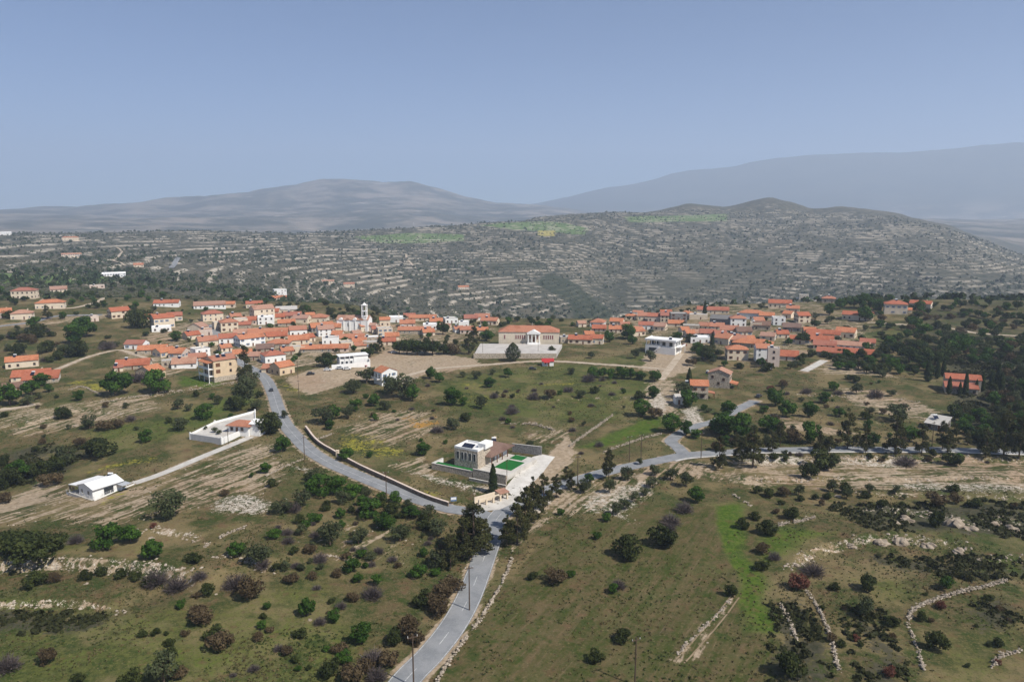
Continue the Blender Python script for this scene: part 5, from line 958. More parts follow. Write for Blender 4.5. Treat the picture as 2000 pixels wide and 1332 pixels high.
PL = {
'G': '208 1072 52|256 1060 46|296 1090 48|355 1188 24|460 1086 40|535 1052 30|598 1202 36|655 1212 34|625 968 60|656 966 44|686 974 42|722 1010 54|748 1034 46|806 1012 42|615 1020 32|685 1118 38|706 1088 24|816 1128 36|735 1142 26|707 1256 46|676 1294 38|1115 1127 22|1198 1158 22|1362 980 38|1185 1018 24|1095 1005 18|1166 1052 22|1152 942 24|1255 812 44|1312 844 46|1275 778 28|1340 850 30|1358 856 28|1410 852 62|1446 856 54|1420 812 32|1344 795 42|1375 802 16|1500 842 40|1160 738 26|1178 738 26|1196 739 26|1214 740 28|1232 741 28|1250 742 28|1278 745 28|955 757 28|905 792 22|650 818 38|692 802 32|643 840 22|730 792 32|806 782 38|840 740 28|858 747 28|882 792 44|825 890 36|822 862 11|870 867 11|722 894 17|675 899 34|992 737 26|950 667 34|226 772 56|310 767 50|155 782 24|145 672 44|170 658 46|68 642 30|122 623 14|140 596 14|160 589 12|185 592 12|277 582 16|290 588 12|318 584 16|80 754 30|62 772 32|20 792 48|400 818 38|285 864 28|518 924 27|492 932 12|550 882 36|1627 763 22|1610 788 28|1580 815 34|1535 815 36|1640 814 26|1695 840 20|1705 870 28|1776 862 40|1583 866 44|1515 847 32|1514 793 38|1870 902 20|1848 1150 30|1870 692 40|1886 682 30|40 938 42|1322 665 26|1190 668 26|1225 662 36|1235 672 22|1372 700 34|1360 690 30|575 706 14|420 715 20|345 666 26|160 640 26|1690 628 36|1620 615 26|1668 600 26|1684 602 28|1700 600 26|1650 598 24|1640 604 22|1714 606 24|1720 640 22|1785 640 30|1800 655 34',
'D': '20 1080 66|58 1096 84|98 1078 56|70 1147 38|168 1132 24|200 1122 24|240 1128 26|268 1132 26|290 1144 28|405 1162 30|420 1248 38|278 1242 22|305 1240 20|325 1240 11|330 1260 20|335 1280 22|155 1330 26|255 1338 40|540 1112 20|380 1098 36|585 1245 28|585 1022 24|765 1004 34|830 1034 36|575 1082 22|875 1104 36|830 1184 50|770 1258 42|645 1318 44|1228 1088 64|1297 1068 60|1040 1132 24|1218 1252 42|1165 1293 36|1428 1163 28|1250 780 24|1400 842 40|1378 702 42|1000 777 12|910 822 28|1160 768 22|76 657 40|100 657 17|30 662 22|115 702 26|150 697 42|90 688 30|36 692 30|15 622 24|150 615 10|192 582 10|125 819 27|190 893 64|70 882 14|75 928 42|110 918 42|20 953 42|10 907 26|531 950 26|523 848 58|465 802 36|1660 742 17|1673 747 19|1690 818 24|1615 916 60|1862 908 38|1580 934 36|1650 963 30|1502 970 30|1480 964 20|1690 972 20|1475 1014 26|1450 1032 26|1545 1012 30|1500 1042 40|1485 1112 30|1740 1220 30|1540 1318 56|1830 1028 36|1695 1152 44|1830 1270 40|270 640 46|260 625 30|285 622 30|1350 668 24|1500 725 30',
'O': '320 1333 62|505 1100 54|617 948 42|670 984 36|588 990 38|553 1003 42|645 1064 52|700 1062 42|781 1057 46|855 1044 46|725 1094 27|850 1110 42|1218 994 30|1205 1004 27|1240 980 23|1258 967 25|1275 952 30|1310 937 32|1340 950 34|1278 927 27|1226 938 32|1190 962 30|1140 962 32|1250 907 17|1335 778 42|940 798 32|1133 777 25|1115 732 19|1035 872 19|635 828 54|680 818 32|752 800 28|690 768 42|716 748 44|765 768 42|785 778 58|885 838 32|905 737 17|930 740 23|963 732 15|55 792 26|175 837 30|348 800 23|353 840 38|130 908 38|328 1014 64|555 817 18|475 793 48|480 773 46|490 757 42|1698 808 20|1672 770 27|1740 774 19|1723 737 17|1752 823 44|1610 878 32|1560 967 23|1685 1203 40|1078 690 20|1155 700 16|1240 700 22|1270 705 26|500 800 30',
'B': '105 1137 27|385 1167 20|395 1220 50|386 1204 40|432 1268 50|362 1242 18|92 1296 36|350 1322 34|490 1170 54|570 1137 32|505 1250 24|560 1278 28|605 1080 28|690 1173 30|880 1154 54|852 1190 56|800 1246 58|865 1164 46|665 1274 34|690 1330 50|1085 1138 52|1280 818 34|1350 714 27|1075 778 28|50 668 30|205 840 35|230 837 25|155 870 24|100 948 42|10 982 30|440 968 22|1530 755 23|1550 865 38|1530 968 32|1605 987 15|1515 1002 17|1830 988 42|1866 983 27|1490 1080 30|887 692 36|1400 880 30|860 1205 40|815 1260 36|760 1300 44|720 1310 40',
'N': '148 1060 28|303 1142 44|346 1152 44|15 1308 42|462 1148 54|515 1108 30|390 1130 30|455 1320 14|545 1270 20|625 1097 32|728 1168 42|730 1294 52|736 1328 42|1208 1148 30|1310 1024 42|1336 1000 36|1306 1036 28|965 777 22|1000 808 30|1042 780 25|1110 765 25|1150 745 30|1176 744 15|1118 842 18|1135 887 14|1170 872 20|854 844 30|210 682 32|1637 770 19|1710 775 30|1575 768 24|1770 908 40|1512 1092 25|1587 1120 46|255 822 20|575 1000 30|300 750 40|270 745 40',
'R': '1557 1150 42|300 1030 16|1505 765 20',
'T': '1002 706 28',
'U': '795 692 38|815 694 40|845 694 46|866 692 38|865 654 30|635 716 40|722 698 32|1775 708 38|1800 715 42|1826 712 42|1846 704 34|1790 694 36|1760 700 34|730 690 24|780 690 30|830 690 36|1570 672 30|1590 640 22',
'C': '963 963 16|1812 745 12|1853 770 8|1874 772 6|1885 771 9|1906 768 6|1948 757 9|1955 762 9|1935 760 8|1391 676 8|1345 768 13|1376 620 8|1842 735 9|1830 740 9|1918 765 8',
'P': '925 1084 78|914 1072 52|938 1075 46|905 1088 42|948 1060 30|1010 1062 44|1026 1040 46|1042 1016 40|1062 992 36|990 1064 32|1086 972 32|1116 955 26|1106 938 18|1189 936 30|1404 915 32|1470 912 50|1450 900 34|915 692 26|926 676 24|742 690 18|480 742 34|1655 876 38|1748 886 46|1508 882 24|1600 884 26|1690 884 24|1800 886 30|1850 884 26|92 624 16|728 640 20|1840 878 24|1960 890 40|1990 895 36|1925 892 30|1620 882 20|880 1110 40'}
rnd = random.Random(5)
def build_plants():
    rows = [(k, *map(float, r.split())) for k, s in PL.items() for r in s.split('|')]
    pts = P([(r[1], r[2]) for r in rows])
    for (k, x, y, w_), p in zip(rows, pts):
        plant(k, tuple(p), w_ / scale_at(p), x, y, rnd, 1.0)
build_plants()
def road_gap(x, y):
    g = np.full(np.shape(x), 1e9)
    for line, wd in list(ROADS.values()) + list(TRACKS.values()): g = np.minimum(g, pdist(x, y, line, 40)[0] - wd / 2)
    return g
HP = np.array([(o.location.x, o.location.y) for o, *_ in THINGS if o.name.split('.')[0] in ('house', 'church', 'school_building', 'white_house', 'modern_villa', 'apartment_house', 'stone_villa', 'country_house', 'garden_villa', 'white_bungalow', 'cottage', 'gabled_house')])
KEEP = [(1825, 712, 1932, 812), (1335, 720, 1495, 800), (1735, 612, 1775, 640), (1650, 622, 1700, 640), (1255, 690, 1350, 720), (1815, 838, 1850, 862), (968, 668, 1095, 700), (725, 745, 780, 775), (385, 742, 470, 770), (640, 718, 712, 735)]
def fill(poly_px, n, kinds, wmin, wmax, seed, gap_house=7.5):
    """further single plants inside a photo outline, clear of roads, houses and one another"""
    rr = random.Random(seed); q = np.array(poly_px, float); x0, y0 = q.min(0); x1, y1 = q.max(0); c = []
    while len(c) < n * 6:
        a, b = rr.uniform(x0, x1), rr.uniform(y0, y1)
        if any(u0 < a < u1 and v0 < b < v1 for u0, v0, u1, v1 in KEEP): continue
        if inpoly(np.array([a]), np.array([b]), q)[0]: c.append((a, b))
    p = P(c); g = road_gap(p[:, 0], p[:, 1]); made = 0
    for (a, b), pt, gp in zip(c, p, g):
        if made >= n: break
        w_ = rr.uniform(wmin, wmax)
        if gp < w_ * .5 + .3 or np.hypot(HP[:, 0] - pt[0], HP[:, 1] - pt[1]).min() < gap_house: continue
        if any(abs(pt[0] - u) < (w_ + w2) * .3 and abs(pt[1] - v) < (w_ + w2) * .3 for u, v, w2 in PLANTED): continue
        plant(rr.choice(kinds), tuple(pt), w_, a, b, rr); made += 1
fill([(1840, 690), (2010, 665), (2010, 880), (1900, 875), (1850, 800)], 100, 'GUUDOB', 4.5, 9, 1)
fill([(1480, 700), (1850, 700), (1850, 728), (1600, 722), (1480, 730)], 34, 'GDUO', 4, 8, 2)
fill([(1700, 580), (2010, 600), (2010, 690), (1720, 690)], 128, 'GDUUOB', 4.5, 9, 3)
fill([(250, 620), (420, 600), (720, 600), (760, 690), (500, 740), (380, 700), (300, 700)], 48, 'GDOUG', 2.5, 6, 4)
fill([(760, 620), (970, 620), (960, 660), (800, 690)], 22, 'GDUO', 3, 6, 5, 6)
fill([(1110, 640), (1400, 600), (1600, 590), (1710, 650), (1700, 700), (1560, 710), (1400, 720), (1300, 660)], 46, 'GDOU', 3, 7, 6)
fill([(0, 550), (330, 565), (480, 590), (400, 610), (180, 605), (0, 600)], 46, 'GUO', 4, 9, 7)
fill([(0, 640), (240, 640), (230, 690), (120, 715), (0, 700)], 20, 'DDOBN', 3, 7, 8)
fill([(980, 626), (1110, 626), (1110, 650), (980, 640)], 12, 'DGU', 5, 8, 9)
fill([(300, 760), (520, 745), (520, 800), (330, 850)], 10, 'OGD', 2.5, 5, 10)
fill([(1340, 700), (1480, 720), (1520, 780), (1480, 850), (1400, 840), (1350, 760)], 14, 'GOD', 3, 6, 11)
fill([(1490, 730), (1830, 745), (1820, 860), (1500, 860)], 24, 'OGBDN', 2, 4.5, 12)
fill([(1450, 955), (2010, 960), (2010, 1000), (1640, 990), (1470, 985)], 16, 'DBDO', 2, 4.5, 13)
fill([(520, 1010), (870, 1040), (860, 1140), (600, 1160), (520, 1100)], 38, 'GOBNN', 1.6, 3.6, 14)
fill([(450, 1180), (700, 1150), (720, 1320), (450, 1320)], 14, 'BDGN', 1.2, 3, 15)
fill([(0, 760), (330, 770), (300, 860), (0, 880)], 14, 'OGBD', 2, 5, 16)
fill([(700, 760), (1240, 740), (1240, 830), (900, 840), (720, 830)], 40, 'ONNBG', 1.8, 4, 17)
fill([(1400, 885), (2010, 892), (2010, 905), (1400, 902)], 14, 'BDNO', 2, 4.5, 18)
fill([(1400, 862), (2010, 866), (2010, 876), (1400, 876)], 16, 'PGOB', 3, 6, 19)
fill([(1560, 1140), (1980, 1130), (1990, 1320), (1660, 1320)], 22, 'DDBR', 1.2, 3, 20)
fill([(460, 575), (720, 592), (1100, 618), (1100, 632), (720, 618), (480, 604)], 56, 'DDGO', 4, 8, 21, 6)
fill([(540, 602), (760, 614), (760, 632), (560, 620)], 26, 'DOUO', 4, 8, 23, 6)
fill([(1600, 690), (1850, 690), (1850, 735), (1700, 730), (1600, 715)], 30, 'DUUG', 5, 9, 24)
fill([(590, 925), (740, 965), (860, 1010), (840, 1050), (640, 1010)], 22, 'OGDN', 2.5, 5.5, 25)
fill([(1110, 626), (1400, 596), (1400, 606), (1110, 640)], 22, 'UDGO', 3, 6, 22, 6)
for x, y, w_ in ((402, 842, 10), (420, 848, 14), (428, 852, 12), (455, 846, 9)):
    p = P([(x, y + 4)])[0]; plant('O', (p[0], p[1], float(yw[:, 2].max()) + .2), w_ / 4.8, x, y, rnd)
# ------------------------------------------------------------------ walls of loose stone, boulders
def blobs(c, r, g, flat=.7, sub=None):
    """many small rough octahedra as one mesh: centres c, radii r"""
    base = np.array([(1, 0, 0), (0, 1, 0), (-1, 0, 0), (0, -1, 0), (0, 0, 1), (0, 0, -1)], float); f = np.array([(0, 1, 4), (1, 2, 4), (2, 3, 4), (3, 0, 4), (1, 0, 5), (2, 1, 5), (3, 2, 5), (0, 3, 5)])
    k = len(c); a = g.uniform(0, 6.28, k); ca, sa = np.cos(a), np.sin(a); v = base[None] * g.uniform(.65, 1.25, (k, 6, 1)); v = v * np.stack([np.ones(k) * g.uniform(.8, 1.3, k), np.ones(k), np.ones(k) * flat], 1)[:, None, :]
    x = v[..., 0] * ca[:, None] - v[..., 1] * sa[:, None]; y = v[..., 0] * sa[:, None] + v[..., 1] * ca[:, None]
    v = np.stack([x, y, v[..., 2]], -1) * np.asarray(r)[:, None, None] + c[:, None, :]
    return v.reshape(-1, 3), (f[None] + (np.arange(k) * 6)[:, None, None]).reshape(-1, 3)
def stone_mat(name, a, b):
    t = NT(name, .95, .1); n = t.noise(t.pos(), .9, 5, .7); n2 = t.noise(t.pos(), 6, 3, .7); k = t.mix(t.ramp(n, .35, .65), a, b); k = t.mix(t.math('MULTIPLY', t.ramp(n2, .5, .7), .4), k, tuple(x * .5 for x in a)); t.bump(n2, .5, .1); return t.col(k)
M_STONE = stone_mat('limestone', (.27, .22, .165), (.44, .375, .30)); M_BOULDER = stone_mat('boulder', (.22, .175, .13), (.37, .305, .235))
DRY = [([(400, 1068), (440, 1046), (478, 1031)], .9, 'pale dry stone wall slanting up in the grass, lower left'), ([(1772, 1220), (1785, 1192), (1830, 1171), (1900, 1152), (1965, 1136)], 1.1, 'curved pale stone wall on the grass slope at lower right'),
 ([(1774, 1224), (1790, 1262), (1806, 1312)], .6, 'thin stone line running down from the curved wall'), ([(1572, 1150), (1600, 1192), (1620, 1242), (1640, 1312)], .7, 'broken stone line below the reddish shrub'), ([(1520, 1172), (1545, 1222), (1556, 1252)], .7, 'short stone line along the right edge of the ploughed field'),
 ([(1000, 1092), (984, 1132), (962, 1172), (930, 1222), (894, 1268), (862, 1318), (850, 1345)], .8, 'rubble wall along the right verge of the main road'), ([(1432, 966), (1448, 976), (1466, 988)], .6, 'short straight pale wall at the top of the green field'),
 ([(1112, 872), (1150, 845), (1196, 812)], 1.0, 'rubble wall rising diagonally right of the solar villa'), ([(1180, 884), (1240, 862), (1292, 848)], .9, 'rough stone wall below the green strip, above the main road'), ([(982, 827), (1040, 830), (1092, 843)], .8, 'stone terrace wall in the meadow behind the solar villa'),
 ([(1938, 1302), (1950, 1286), (1992, 1272)], .9, 'stone wall fragment in the bottom right corner'), ([(798, 748), (806, 741), (818, 738)], .7, 'little curved white wall near the white gabled house'), ([(520, 930), (555, 912), (592, 898)], .6, 'low stone edge left of the village road bend'), ([(1510, 1030), (1560, 1020), (1596, 1010)], 1.0, 'pale stone terrace wall near the right field corner'),
 ([(620, 858), (650, 848)], .6, 'short concrete-like edging inside the roadside wall'), ([(500, 745), (440, 750), (350, 764), (260, 776), (195, 786)], .7, 'long stone edge below the village left side'), ([(136, 762), (160, 756), (185, 766), (200, 772)], .8, 'curved garden wall left of the round green tree'),
 ([(1320, 1280), (1370, 1230), (1425, 1172)], .35, 'thin line of stones crossing the ploughed field'), ([(600, 1090), (640, 1085), (680, 1096)], .4, 'low scatter line of stones in the scrub left of the road')]
def dry_wall(pts, hgt, label, seed):
    g = np.random.default_rng(seed); line = smooth_line(P(pts)[:, :2], .5); k = int(len(line) * 6.5 * max(.6, hgt)); i = g.integers(0, len(line), k); off = g.normal(size=(k, 2)) * .22
    keep = fbm(line[i, 0] / 3.0, line[i, 1] / 3.0, 2, seed) > -.45; x = line[i, 0] + off[:, 0]; y = line[i, 1] + off[:, 1]; z = gz(x, y) + g.uniform(0, 1, k) ** 1.3 * hgt * .8; c = np.stack([x, y, z], 1)[keep]
    p0 = np.array([line[0][0], line[0][1], float(gz(line[0][0], line[0][1]))]); o = empty('dry_stone_wall', tuple(p0)); s = link('stones', mesh('stones', *blobs(c - p0, g.uniform(.12, .36, len(c)), g, .75)), M_STONE, o); s['kind'] = 'stuff'
    tag(o, label, 'wall', 'dry stone walls')
for i, (p_, h_, l_) in enumerate(DRY): dry_wall(p_, h_, l_, 300 + i)
def bank_rocks():
    g = np.random.default_rng(77); cs = []; rs = []
    for line, a, wd in BANKS:
        L2 = smooth_line(line[:, :2], .6); k = int(len(L2) * 1.5 * a); i = g.integers(0, len(L2), k); x = L2[i, 0] + g.normal(size=k) * wd * .5; y = L2[i, 1] + g.normal(size=k) * wd * .5
        keep = fbm(x / 6, y / 6, 2, 91) > -.02; x, y = x[keep], y[keep]; cs.append(np.stack([x, y, gz(x, y) + .05], 1)); rs.append(g.uniform(.12, .55, len(x)) ** 1.3 * 1.2)
    for c, s, sf, poly in PAINT_W:
        if c not in ('rock', 'tan') or np.hypot(*poly.mean(0)) > 480: continue
        lo, hi = poly.min(0), poly.max(0); k = int((hi - lo).prod() * (.14 if c == 'rock' else .03)); x = g.uniform(lo[0], hi[0], k); y = g.uniform(lo[1], hi[1], k); m = inpoly(x, y, poly) & (road_gap(x, y) > .6) & (np.hypot(x[:, None] - HP[:, 0], y[:, None] - HP[:, 1]).min(1) > 9) if k else np.zeros(0, bool)
        x, y = x[m], y[m]; cs.append(np.stack([x, y, gz(x, y)], 1)); rs.append(g.uniform(.1, .42, len(x)))
    o = link('loose_stones', mesh('loose_stones', *blobs(np.vstack(cs), np.concatenate(rs), g, .6)), M_STONE); tag(o, 'pale limestone rubble strewn over banks and bare soil', 'stones', kind='stuff')
bank_rocks()
def boulder_mesh(seed):
    bm = bmesh.new(); bmesh.ops.create_icosphere(bm, subdivisions=3, radius=.5); g = np.random.default_rng(seed)
    for v_ in bm.verts:
        c = v_.co; n = float(fbm(np.array([c.x * 2.5 + seed]), np.array([c.y * 2.5 + c.z * 3]), 3, seed)[0]); v_.co = c * (1 + .6 * n); v_.co.z *= .6
    me = bpy.data.meshes.new('boulder'); bm.to_mesh(me); bm.free(); me.materials.append(M_BOULDER); return me
BM = [boulder_mesh(i) for i in (3, 8, 15)]
BL = [(1770, 1016, 24, 'round pale boulder left of the pair on the right terrace'), (1752, 1022, 12, 'small pale boulder beside the round one on the right terrace'), (1868, 1026, 36, 'largest grey boulder on the right terrace'), (1896, 1034, 22, 'flat pale boulder right of the largest grey one'), (1940, 1026, 20, 'pale boulder second from the right edge, upper terrace'), (1978, 1036, 24, 'pale boulder nearest the right edge, upper terrace'), (1722, 1062, 26, 'leftmost pale boulder on the lower right terrace'), (1762, 1060, 28, 'broad boulder in the middle of the lower right terrace'), (1815, 1066, 20, 'small boulder right of the broad one, lower terrace'), (1872, 1078, 22, 'rightmost boulder of the lower right terrace'), (1662, 1066, 16, 'small boulder left end of the lower right terrace'), (1636, 970, 12, 'white rock among bushes under the bare right slope'), (1556, 1104, 16, 'pale rock left of the bare grey shrub, right slope'), (605, 1210, 9, 'small white rock beside the lone green tree, lower left'), (168, 1140, 8, 'tiny white rock below the earth bank, lower left'), (148, 832, 10, 'pale rock in the left pasture'), (296, 1052, 12, 'pale rock between the round green trees, left')]
for i, ((x, y, w_, l_), p) in enumerate(zip(BL, P([(b_[0], b_[1]) for b_ in BL]))):
    o = link('boulder', BM[i % 3], None, None, (p[0], p[1], p[2] - .1), i * 1.3, (w_ / scale_at(p),) * 3); tag(o, l_, 'rock', 'boulders')
# roadside masonry wall along the village road
rp = smooth_line(P([(597, 838), (618, 864), (645, 882), (690, 908), (760, 941), (830, 973), (876, 989)])[:, :2], 2.0)
def wall_strip(line, th, z0, z1, top=None):
    v, f = ribbon(line, -th / 2, th / 2, 0, 2); n = len(line); lo = v.copy(); hi = v.copy(); lo[:, 2] += z0; hi[:, 2] += z1; V_ = np.vstack([lo, hi]); F = []
    m = 2 * n
    for i in range(n - 1):
        a, b, c, d = 2 * i, 2 * i + 1, 2 * i + 2, 2 * i + 3; F += [(a, c, c + m, a + m), (d, b, b + m, d + m), (a + m, c + m, d + m, b + m)]
    F += [(1, 0, m, m + 1), (2 * n - 2, 2 * n - 1, m + 2 * n - 1, m + 2 * n - 2)]; return V_, F
wo = empty('roadside_wall', (0, 0, 0)); t_ = stone('brown_stone', (.27, .21, .165)); link('masonry', mesh('masonry', *wall_strip(rp, .5, -1, 1.35)), t_, wo); link('coping', mesh('coping', *wall_strip(rp, .7, 1.36, 1.48)), WALL['p'], wo)
i0 = int(len(rp) * .40); MB().box(-.5, .5, -.5, .5, -.5, 2.3).build('pillar', WALL['c'], wo, (rp[i0][0], rp[i0][1], float(gz(*rp[i0])))); tag(wo, 'long brown stone wall with pale coping beside the village road', 'wall')

# ------------------------------------------------------------------ utility poles and wires
M_POLE = plain('pole_wood', (.10, .07, .05), .9, .1); M_WIRE = plain('wire', (.04, .04, .04))
PM = MB().cyl(0, 0, -.6, 9.6, .15, 8, .10).mesh('pole', M_POLE); PA = MB().box(-.9, .9, -.06, .06, 9.0, 9.14).mesh('crossarm', M_POLE); PI_ = MB().cyl(0, 0, 0, .28, .06, 6).mesh('insulator', M_FRAME)
PO = [(808, 1342, 'nearest pole, at the bottom of the main road', 1.1), (917, 1192, 'pole beside the main road below the junction', 1.1), (755, 976, 'pole on the left verge of the village road', .95), (595, 898, 'pole at the bend of the village road', .9), (1229, 902, 'pole by the right road, left of a twin', 1.0), (1252, 896, 'pole by the right road, right of a twin', .95), (1128, 948, 'tall pole right of the white driveway', 1.05), (1369, 895, 'pole at the side lane turning', 1.0), (1240, 1338, 'pole standing in the ploughed field', 1.0), (446, 868, 'pole beside the concrete path by the walled yard', .8), (582, 738, 'pole at the corner of the dirt car park', .9), (943, 696, 'pole left of the school court', .9), (1051, 694, 'pole in front of the school portico', .9), (990, 942, 'pole by the villa gate', .8), (584, 778, 'pole in the yellow verge by the village road', .9), (1820, 872, 'pole above the right road near the ruin', 1.0)]
pp = P([(a, b) for a, b, *_ in PO]); ptop = []
for (x, y, l_, k), p in zip(PO, pp):
    o = empty('utility_pole', tuple(p), .4); o.scale = (k, k, k); link('pole', PM, None, o); a_ = link('crossarm', PA, None, o)
    for u in (-.8, 0, .8): link('insulator', PI_, None, a_, (u, 0, 9.14))
    tag(o, 'dark wooden ' + l_, 'pole', 'utility poles'); ptop.append(Vector(p) + Vector((0, 0, 9.2 * k)))
for a, b, l_ in ((0, 1, 'thin power line along the lower main road'), (6, 4, 'thin power line from the driveway pole to the right road'), (5, 7, 'thin power line along the right road to the side lane'), (2, 3, 'thin power line along the village road')):
    m = MB(); A, B_ = ptop[a], ptop[b]; q = [A.lerp(B_, i / 12) - Vector((0, 0, 1.2 * math.sin(math.pi * i / 12))) for i in range(13)]
    for u, w_ in zip(q[:-1], q[1:]): m.bar(u, w_, .022, 4)
    tag(m.build('power_line', M_WIRE), l_, 'wire')

# ------------------------------------------------------------------ cars
def car_parts():
    body = MB(); prof = [(-2.1, .35), (-2.1, .75), (-1.9, .92), (-1.2, .98), (1.0, .98), (1.9, .85), (2.1, .65), (2.1, .35)]
    body.solid([(x, -.85, z) for x, z in prof], [(x, .85, z) for x, z in prof]); cab = MB(); pc = [(-1.75, .98), (-1.2, 1.48), (.25, 1.5), (1.0, .98)]
    cab.solid([(x, -.72, z) for x, z in pc], [(x, .72, z) for x, z in pc]); roof = MB().box(-1.15, .2, -.7, .7, 1.485, 1.53); wh = MB(); n = 12; t = [2 * math.pi * i / n for i in range(n)]
    wh.solid([(.33 * math.cos(q), -.1, .33 * math.sin(q)) for q in t], [(.33 * math.cos(q), .1, .33 * math.sin(q)) for q in t]); lamp = MB().box(-.04, .04, -.18, .18, 0, .14)
    return [b.mesh(n_) for b, n_ in ((body, 'body'), (cab, 'cabin_glass'), (roof, 'roof_panel'), (wh, 'wheel'), (lamp, 'headlight'))]
M_TYRE = plain('tyre', (.02, .02, .02), .9); CARP = {}
def car(x, y, rz, colname, c, label):
    if colname not in CARP:
        ms = car_parts(); pm = plain(colname + '_paint', c, .3, .6, .03)
        for m_, mt in zip(ms, (pm, M_GLASS, pm, M_TYRE, M_TANK)): m_.materials.append(mt)
        CARP[colname] = ms
    p = P([(x, y)])[0]; ms = CARP[colname]; o = empty('parked_car', (p[0], p[1], p[2] + .12), rz)
    link('body', ms[0], None, o); link('cabin_glass', ms[1], None, o); link('roof_panel', ms[2], None, o)
    for u in (-1.3, 1.3):
        for v_ in (-.8, .8): link('wheel', ms[3], None, o, (u, v_, .33))
    for v_ in (-.55, .55): link('headlight', ms[4], None, o, (2.1, v_, .62))
    tag(o, label, 'car', 'cars')
SIL, BLK, WHT, RED = (.45, .46, .48), (.03, .032, .036), (.75, .75, .74), (.3, .03, .03)
car(607, 732, .2, 'dark', BLK, 'dark car parked on the dirt car park below the pine'); car(640, 724, .1, 'white', WHT, 'white car by the left end of the white walled house'); car(664, 721, .3, 'silver', SIL, 'silver car in front of the white walled house'); car(678, 722, .2, 'white', WHT, 'white car right of the silver one, car park')
car(711, 716, -.4, 'red', RED, 'small red car in the weeds left of the white gabled house'); car(530, 764, 1.9, 'dark', BLK, 'dark car driving on the road below the village'); car(432, 664, 1.7, 'silver', SIL, 'silver car in the narrow village street'); car(1040, 722, .1, 'dark', BLK, 'dark car beside the tiny red-roofed hut'); car(1482, 776, .9, 'dark', BLK, 'dark car at the top of the side lane'); car(1336, 676, .8, 'red', RED, 'red car beside the white columned villa'); car(1500, 722, .3, 'white', WHT, 'white car below the pale tower house, right village'); car(770, 690, .4, 'silver', SIL, 'silver car at the pine grove left end')
# information board at the junction
ib = empty('information_board', tuple(P([(886, 984)])[0]), .2); MB().box(-.9, .9, -.04, .04, .9, 2.2).build('panel', M_BLUE, ib); MB().box(-.8, .8, -.07, -.04, 1.35, 2.1).build('map_sheet', M_TANK, ib)
for u in (-.75, .75): MB().box(u - .05, u + .05, .04, .14, -.5, 2.3).build('post', M_WOOD, ib)
tag(ib, 'blue and white information board at the roadside wall end', 'sign')
mast = P([(808, 443)])[0]; o = empty('mast', tuple(mast)); MB().bar((0, 0, 0), (0, 0, 24), .7, 6, .4).build('lattice', M_METAL, o); MB().box(-1.2, 1.2, -.3, .3, 19, 23).build('antenna', M_TANK, o); tag(o, 'thin pale mast on the far ridge', 'mast')

# ------------------------------------------------------------------ what nobody could count: scrub, far woods, grass tufts
def scatter(n, dmin, dmax, azmax, g, seed, thr, wl, power=1.0):
    d = np.sqrt(g.uniform(dmin ** 2, dmax ** 2, n)) if power == 1 else np.exp(g.uniform(math.log(dmin), math.log(dmax), n)); a = np.radians(g.uniform(-azmax, azmax, n)); x, y = d * np.sin(a), d * np.cos(a)
    k = fbm(x / wl, y / wl, 3, seed) + g.uniform(-.25, .25, n) > thr; return x[k], y[k]
def tuft_mesh(name, c, r, g, per=4, up=.4):
    k = len(c); cc = np.repeat(c, per, 0); rr = np.repeat(r, per); d = dirs(k * per, g); d[:, 2] = np.abs(d[:, 2]); p = cc + d * rr[:, None] * np.array([.7, .7, up]); return mesh(name, *quads(p, d + g.normal(size=d.shape) * .5, rr * g.uniform(.35, .7, len(rr)), g))
def far_mat(name, a, b):
    t = NT(name, .95, .05); n = t.noise(t.pos(), .02, 4, .7); return t.col(t.mix(t.ramp(n, .35, .65), a, b))
M_FARSCRUB = far_mat('far_scrub', (.032, .042, .02), (.068, .07, .04)); M_FARTREE = far_mat('far_trees', (.025, .042, .016), (.045, .062, .025))
g = np.random.default_rng(19)
x, y = scatter(36000, 760, 2900, 40, g, 201, -.12, 140, 2); r = g.uniform(.9, 2.6, len(x)) * np.where(np.hypot(x, y) > 1500, 1.25, 1)
o = link('hillside_scrub', mesh('hillside_scrub', *blobs(np.stack([x, y, gz(x, y) + r * .25], 1), r, g, .75)), M_FARSCRUB); tag(o, 'dark scrub spotting the far terraced hillside', 'scrub', kind='stuff')
x, y = scatter(9000, 720, 2800, 40, g, 207, .06, 180, 2); r = g.uniform(2.2, 4.4, len(x))
o = link('hillside_woods', tuft_mesh('hillside_woods', np.stack([x, y, gz(x, y) + r * .5], 1), r, g, 12, .8), M_FARTREE); tag(o, 'scattered dark trees over the far hillside', 'trees', kind='stuff')
def in_paint(ch, n, g, lim=520):
    X = []; Y = []
    for c, s, sf, poly in PAINT_W:
        if c != ch or np.hypot(*poly.mean(0)) > lim: continue
        lo, hi = poly.min(0), poly.max(0); k = int((hi - lo).prod() * n); x = g.uniform(lo[0], hi[0], k); y = g.uniform(lo[1], hi[1], k); m = inpoly(x, y, poly); X.append(x[m]); Y.append(y[m])
    return np.concatenate(X), np.concatenate(Y)
x, y = in_paint('scrub', .62, g); k = (fbm(x / 7, y / 7, 3, 211) > -.12) & (road_gap(x, y) > .8); x, y = x[k], y[k]; r = g.uniform(.4, 1.1, len(x))
o = link('garrigue', tuft_mesh('garrigue', np.stack([x, y, gz(x, y) + .05], 1), r, g, 9, .7), LEAF['S']); tag(o, 'low dark garrigue scrub carpeting the rocky terraces', 'scrub', kind='stuff')
x, y = scatter(90000, 95, 560, 42, g, 221, -.05, 22, 2); k = road_gap(x, y) > .9; x, y = x[k], y[k]; m = paint_at(x, y); k = (m['tan'] < .5) & ((m['field'] < .4) | (g.uniform(0, 1, len(x)) < .45)); x, y = x[k], y[k]; r = g.uniform(.16, .42, len(x))
